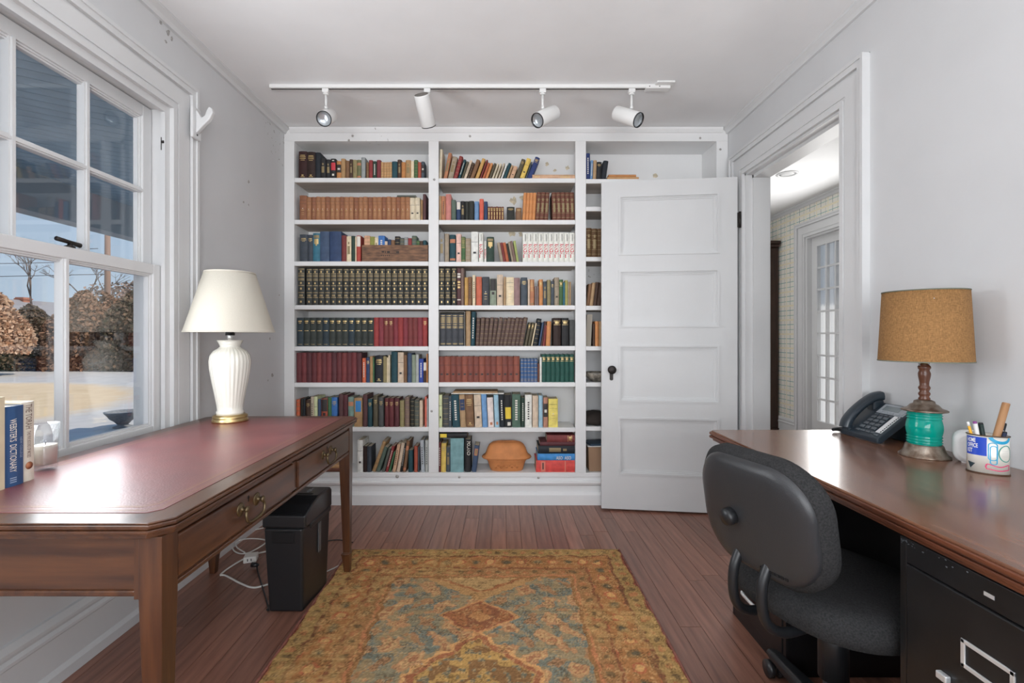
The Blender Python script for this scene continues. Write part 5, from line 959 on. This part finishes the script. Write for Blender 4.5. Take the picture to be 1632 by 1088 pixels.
pen('pen', 'orange-red pen between the two dark pens', 'pen', .008, -.0, .20, .015, .112, .0035, mat('orange_plastic', (.60, .12, .05), .4), (.003, .0035, .002, M_white, 'cap'))
# ------------------------------------------------------------------ desk telephone
ph = thing('telephone', 'dark blue-grey desk telephone with handset beside the lantern lamp', 'telephone', (1.322, 1.795, rz), -PI/2)
M_ph = mat('phone_plastic', (.022, .032, .043), .34); M_ph2 = mat('phone_silver', (.34, .37, .40), .35); M_key = mat('phone_key', (.10, .115, .13), .4)
PW = .19; th_ = math.atan2(.105, .128)
# local: x to the user's right, y away from the user, z up; sloped face
MB().prism([(0, .002), (0, .020), (.135, .128), (.150, .122), (.150, .106), (.016, .002)], -PW/2, PW/2, 'x').build('base', M_ph, ph, bevel=.004, seg=3)
MB().prism([(.085, .062), (.140, .108), (.148, .0), (.128, .0), (.120, .07)], -PW/2+.06, PW/2-.012, 'x').build('stand', M_ph, ph, bevel=.003)
sl = math.atan2(.108, .135); cs_, sn_ = math.cos(sl), math.sin(sl)
def on_face(x0, x1, s0, s1, t): # box on the sloping face, s along the slope
    mb = MB().box(x0, x1, s0, s1, 0, t); mb.v = [(x, y*cs_-z*sn_, .020+y*sn_+z*cs_) for x, y, z in mb.v]; return mb
on_face(-.03, .092, .118, .168, .0022).build('display_panel', M_ph2, ph, bevel=.001); on_face(-.016, .058, .134, .158, .003).build('screen', mat('lcd', (.20, .23, .24), .2), ph)
for i in range(4): on_face(-.022+.026*i, -.004+.026*i, .121, .128, .0040).build('soft_key', M_ph2, ph, bevel=.001)
on_face(.068, .086, .126, .140, .0040).build('soft_key', M_ph2, ph, bevel=.001)
for r_ in range(4):
    for c_ in range(3): on_face(-.024+.027*c_, -.004+.027*c_, .033+.0185*r_, .046+.0185*r_, .0045).build('key', M_key, ph, bevel=.0018)
for c_ in range(4): on_face(-.026+.024*c_, -.008+.024*c_, .016, .024, .0035).build('key', M_key, ph, bevel=.001); on_face(-.024+.022*c_, -.007+.022*c_, .106, .113, .0035).build('key', M_key, ph, bevel=.001)
on_face(.060, .085, .026, .116, .0018).build('memo_strip', mat('memo_paper', (.74, .75, .76), .5), ph)
for k in range(10): on_face(.079, .083, .029+.0088*k, .034+.0088*k, .0030).build('line_key', M_black, ph)
on_face(.066, .084, .010, .018, .003).build('key', M_key, ph, bevel=.001)
# handset lies on the user's left, arching over the slope
hp = [(-.069, .004, .030), (-.069, .010, .056), (-.069, .035, .089), (-.069, .075, .124), (-.069, .115, .148), (-.069, .140, .152)]
S_ = spline(hp, 5); hs = MB(); v = []
for i, p in enumerate(S_):
    t = (S_[min(i+1, len(S_)-1)]-S_[max(i-1, 0)]).normalized(); up_v = Vector((1, 0, 0)).cross(t).normalized()*(1); q_ = i/(len(S_)-1); hw = .0225; hh = .0135+.004*abs(2*q_-1)**2
    for k in range(12):
        a = 2*PI*k/12; c, s = math.cos(a), math.sin(a); v.append(p+Vector((1, 0, 0))*hw*math.copysign(abs(c)**.6, c)+up_v*hh*math.copysign(abs(s)**.6, s))
hs.add(v, [(i*12+k, i*12+(k+1) % 12, (i+1)*12+(k+1) % 12, (i+1)*12+k) for i in range(len(S_)-1) for k in range(12)]+[tuple(range(12))[::-1], tuple(range(len(v)-12, len(v)))], True)
hst = hs.build('handset', M_ph, ph, bevel=0)
MB().box(-.090, -.048, .002, .034, .010, .040).build('mouthpiece_cup', M_ph, ph, bevel=.008, seg=3); MB().box(-.090, -.048, .098, .140, .094, .138).build('earpiece_cup', M_ph, ph, bevel=.008, seg=3)
co = MB(); base_pts = spline([(-.083, .0, .022), (-.115, -.012, .012), (-.128, .012, .010), (-.108, .030, .010), (-.092, .055, .008)], 40); hx_ = []
for i, p in enumerate(base_pts): a = i*1.05; hx_.append(p+Vector((math.cos(a)*.3, math.cos(a)*.7, math.sin(a)))*.0058)
co.tube(hx_, .0019, 5).build('coiled_cord', M_black, ph)
# ------------------------------------------------------------------ office chair
oc = thing('office_chair', 'black swivel office chair with padded back, pushed in at the worktop', 'chair', (.888, 1.295, 0), math.radians(108)-PI)
# local frame: -x... chair faces local -y ; back towards +y
M_fab = mat('charcoal_fabric', (.030, .030, .031), .95, var=.35, vscale=240, bump=.5, bscale=420, spec=.2); M_sh = mat('black_shell', (.030, .031, .034), .34, bump=.15, bscale=400)
oc.rotation_euler = (0, 0, math.radians(18)-PI/2+PI)
# facing direction (cos18, sin18): local -y maps there
bk = math.radians(9)
def tilt(mb, cz=.672, cy=.265):
    mb.xf(Matrix.Translation((0, cy, cz)) @ Matrix.Rotation(-bk, 4, 'X')); return mb
tilt(MB().slab(.378, .318, .118, [(.05, -.046), (.012, -.036), (0, -.018), (.0, .004), (.010, .016), (.02, .02)], 0, 0, 12, bend=-.55)).build('back_cushion', M_fab, oc)
tilt(MB().dome(.350, .289, .110, [(1, .006), (1, .020), (.95, .030), (.86, .0345), (.74, .0358), (.55, .036), (.35, .036), (.15, .036), (.02, .036)], 12, bend=-.55)).build('back_shell', M_sh, oc)
tilt(MB().lathe([(.022, 0), (.022, .020), (.019, .026), (.002, .028)], 20).xf(Matrix.Translation((.045, .032, -.012)) @ Matrix.Rotation(-PI/2, 4, 'X'))).build('adjuster_knob', M_black, oc)
mk = MB()
for i in range(7): mk.box(-.038-.011*i, -.030-.011*i, .0345-.55*(.035+.011*i)**2, .0368-.55*(.035+.011*i)**2, -.118, -.112)
tilt(mk).build('embossed_mark', mat('emboss_black', (.006, .006, .007), .6), oc)
for s in (-1, 1): MB().tube(spline([(.045*s, .250, .60), (.045*s, .290, .52), (.047*s, .285, .435), (.05*s, .235, .395), (.05*s, .15, .392), (.05*s, .05, .392)], 6), .0125, 10).build('back_bar', M_black, oc)
st_ = MB(); v = []; prof = [(.70, .400), (.88, .402), (.985, .415), (1.0, .440), (.985, .462), (.93, .478), (.80, .486), (.55, .484), (.25, .480), (.02, .479)]; sg = 48
for k, z in prof:
    for i in range(sg):
        a = 2*PI*i/sg; c, s = math.cos(a), math.sin(a); p = 2.6
        xx = .232*k*math.copysign(abs(c)**(2/p), c); yy = .222*k*math.copysign(abs(s)**(2/p), s); v.append((xx, yy, z-(.016*max(0, -yy/.222-.55) if z > .41 else 0)))
st_.add(v, [(k*sg+i, k*sg+(i+1) % sg, (k+1)*sg+(i+1) % sg, (k+1)*sg+i) for k in range(len(prof)-1) for i in range(sg)]+[tuple(range(sg))[::-1], tuple(range(len(v)-sg, len(v)))], True)
st_.build('seat', M_fab, oc)
MB().box(-.085, .085, -.10, .11, .368, .402).build('seat_plate', M_black, oc, bevel=.008)
MB().lathe([(.036, .20), (.036, .37)], 22).lathe([(.024, .095), (.024, .20)], 20).build('gas_column', M_black, oc)
MB().lathe([(.05, .065), (.05, .105), (.036, .125), (.026, .13)], 24).build('hub', M_black, oc)
for k in range(5):
    a = math.radians(-18+72*k); d_ = Vector((math.cos(a), math.sin(a), 0))
    # world heading chosen so that one arm points along the cabinets
    lgm = MB(); nd = Vector((-d_.y, d_.x, 0)); v = []
    for r_, w_, zt, zb in ((.03, .032, .112, .070), (.16, .026, .102, .070), (.27, .022, .090, .066), (.300, .018, .084, .066)):
        for (i_, z_) in ((-1, zb), (1, zb), (1, zt-.008), (.6, zt), (-.6, zt), (-1, zt-.008)): p = d_*r_+nd*w_*i_; v.append((p.x, p.y, z_))
    lgm.add(v, [(j*6+i, j*6+(i+1) % 6, (j+1)*6+(i+1) % 6, (j+1)*6+i) for j in range(3) for i in range(6)]+[tuple(range(6))[::-1], tuple(range(18, 24))])
    L_ = lgm.build('base_arm', M_black, oc, bevel=.004)
    q = d_*.285; w1 = MB()
    for s in (-1, 1): w1.cyl(tuple(q+nd*s*.008+Vector((0, 0, .0265))), tuple(q+nd*s*.024+Vector((0, 0, .0265))), .0265, 18)
    w1.cyl(tuple(q+Vector((0, 0, .03))), tuple(q+Vector((0, 0, .07))), .007, 8); w1.build('caster', mat('caster_black', (.02, .02, .022), .3), L_)
# ------------------------------------------------------------------ track lighting
tk = thing('light_track', 'white ceiling light track with end feed above the bookcase', 'light track', (0, 2.655, ZC))
MB().box(-1.29, .86, -.017, .017, -.020, 0).build('rail', M_white, tk, bevel=.002); MB().box(-1.285, .80, -.0045, .0045, -.0208, -.0145).build('slot', M_gap, tk)
MB().box(.78, .915, -.020, .020, -.024, -.001).build('end_feed', M_white, tk, bevel=.003); MB().box(.83, .93, -.055, .055, -.010, 0).build('canopy_plate', M_white, tk, bevel=.003)
for x in (.80, .855): MB().cyl((x, -.0205, -.014), (x, -.0195, -.014), .003, 8).build('screw', M_gap, tk)
for x, aim, lb, xo in ((-.983, (.10, -.86, -.50), 'white track spotlight at left end, lens towards the room', 0), (-.422, (.14, .66, -.735), 'white track spotlight second from left, pointing down at the books', 0), (.2145, (-.62, -.56, -.52), 'white track spotlight third from left, turned to lower left', .02), (.706, (.56, -.60, -.50), 'white track spotlight at right end, turned to lower right', -.01)):
    h = thing('track_spotlight', lb, 'spotlight', (x, 2.655, ZC-.021), 0, 'spotlights on the ceiling track'); a = Vector(aim).normalized()
    MB().box(-.018, .018, -.015, .015, -.022, 0).lathe([(.014, -.032), (.016, -.022)], 14).build('track_adapter', M_white, h, bevel=.003)
    MB().cyl((0, 0, -.03), (0, 0, -.100), .0065, 10).lathe([(.009, -.108), (.009, -.094)], 10).build('stem', M_white, h)
    c0 = Vector((0, 0, -.104)); Q = a.to_track_quat('Z', 'Y').to_matrix().to_4x4()
    # can hangs below the knuckle
    perp = (Vector((0, 0, -1))-a*a.dot(Vector((0, 0, -1)))); perp = perp.normalized() if perp.length > .05 else Vector((0, -1, 0))
    ctr = c0+perp*.046; Mx = Matrix.Translation(ctr) @ Q; L_ = .150
    MB().lathe([(.038, -.085), (.0405, -.083), (.041, -.078), (.041, .076), (.039, .0785), (.0375, .0785), (.0375, .055)], 30, cap=False).xf(Mx).build('can', M_white, h)
    MB().lathe([(.001, -.0835), (.020, -.0835), (.0385, -.0835)], 26, cap=False).xf(Mx).build('back_cap', mat('vent_grey', (.16, .145, .13), .6), h)
    MB().lathe([(.0405, .0765), (.0405, .081), (.0365, .081), (.036, .060)], 30, cap=False).xf(Mx).build('black_baffle', M_black, h)
    MB().lathe([(.0362, .072), (.028, .066), (.015, .063), (.001, .062)], 28, cap=False).xf(Mx).build('lamp_lens', mat('reflector_lens', (.50, .54, .57), .18, .55), h)
# crack line on the right wall over the doorway
fk = MB(); R = random.Random(2)
tag(MB().tube([tuple(Vector((XR-.0008, 1.955+.09*t, 2.275-.10*t+.05*t*t))) for t in np.linspace(0, 1, 9)], .0022, 5).build('wall_crack', M_gap), kind='structure')
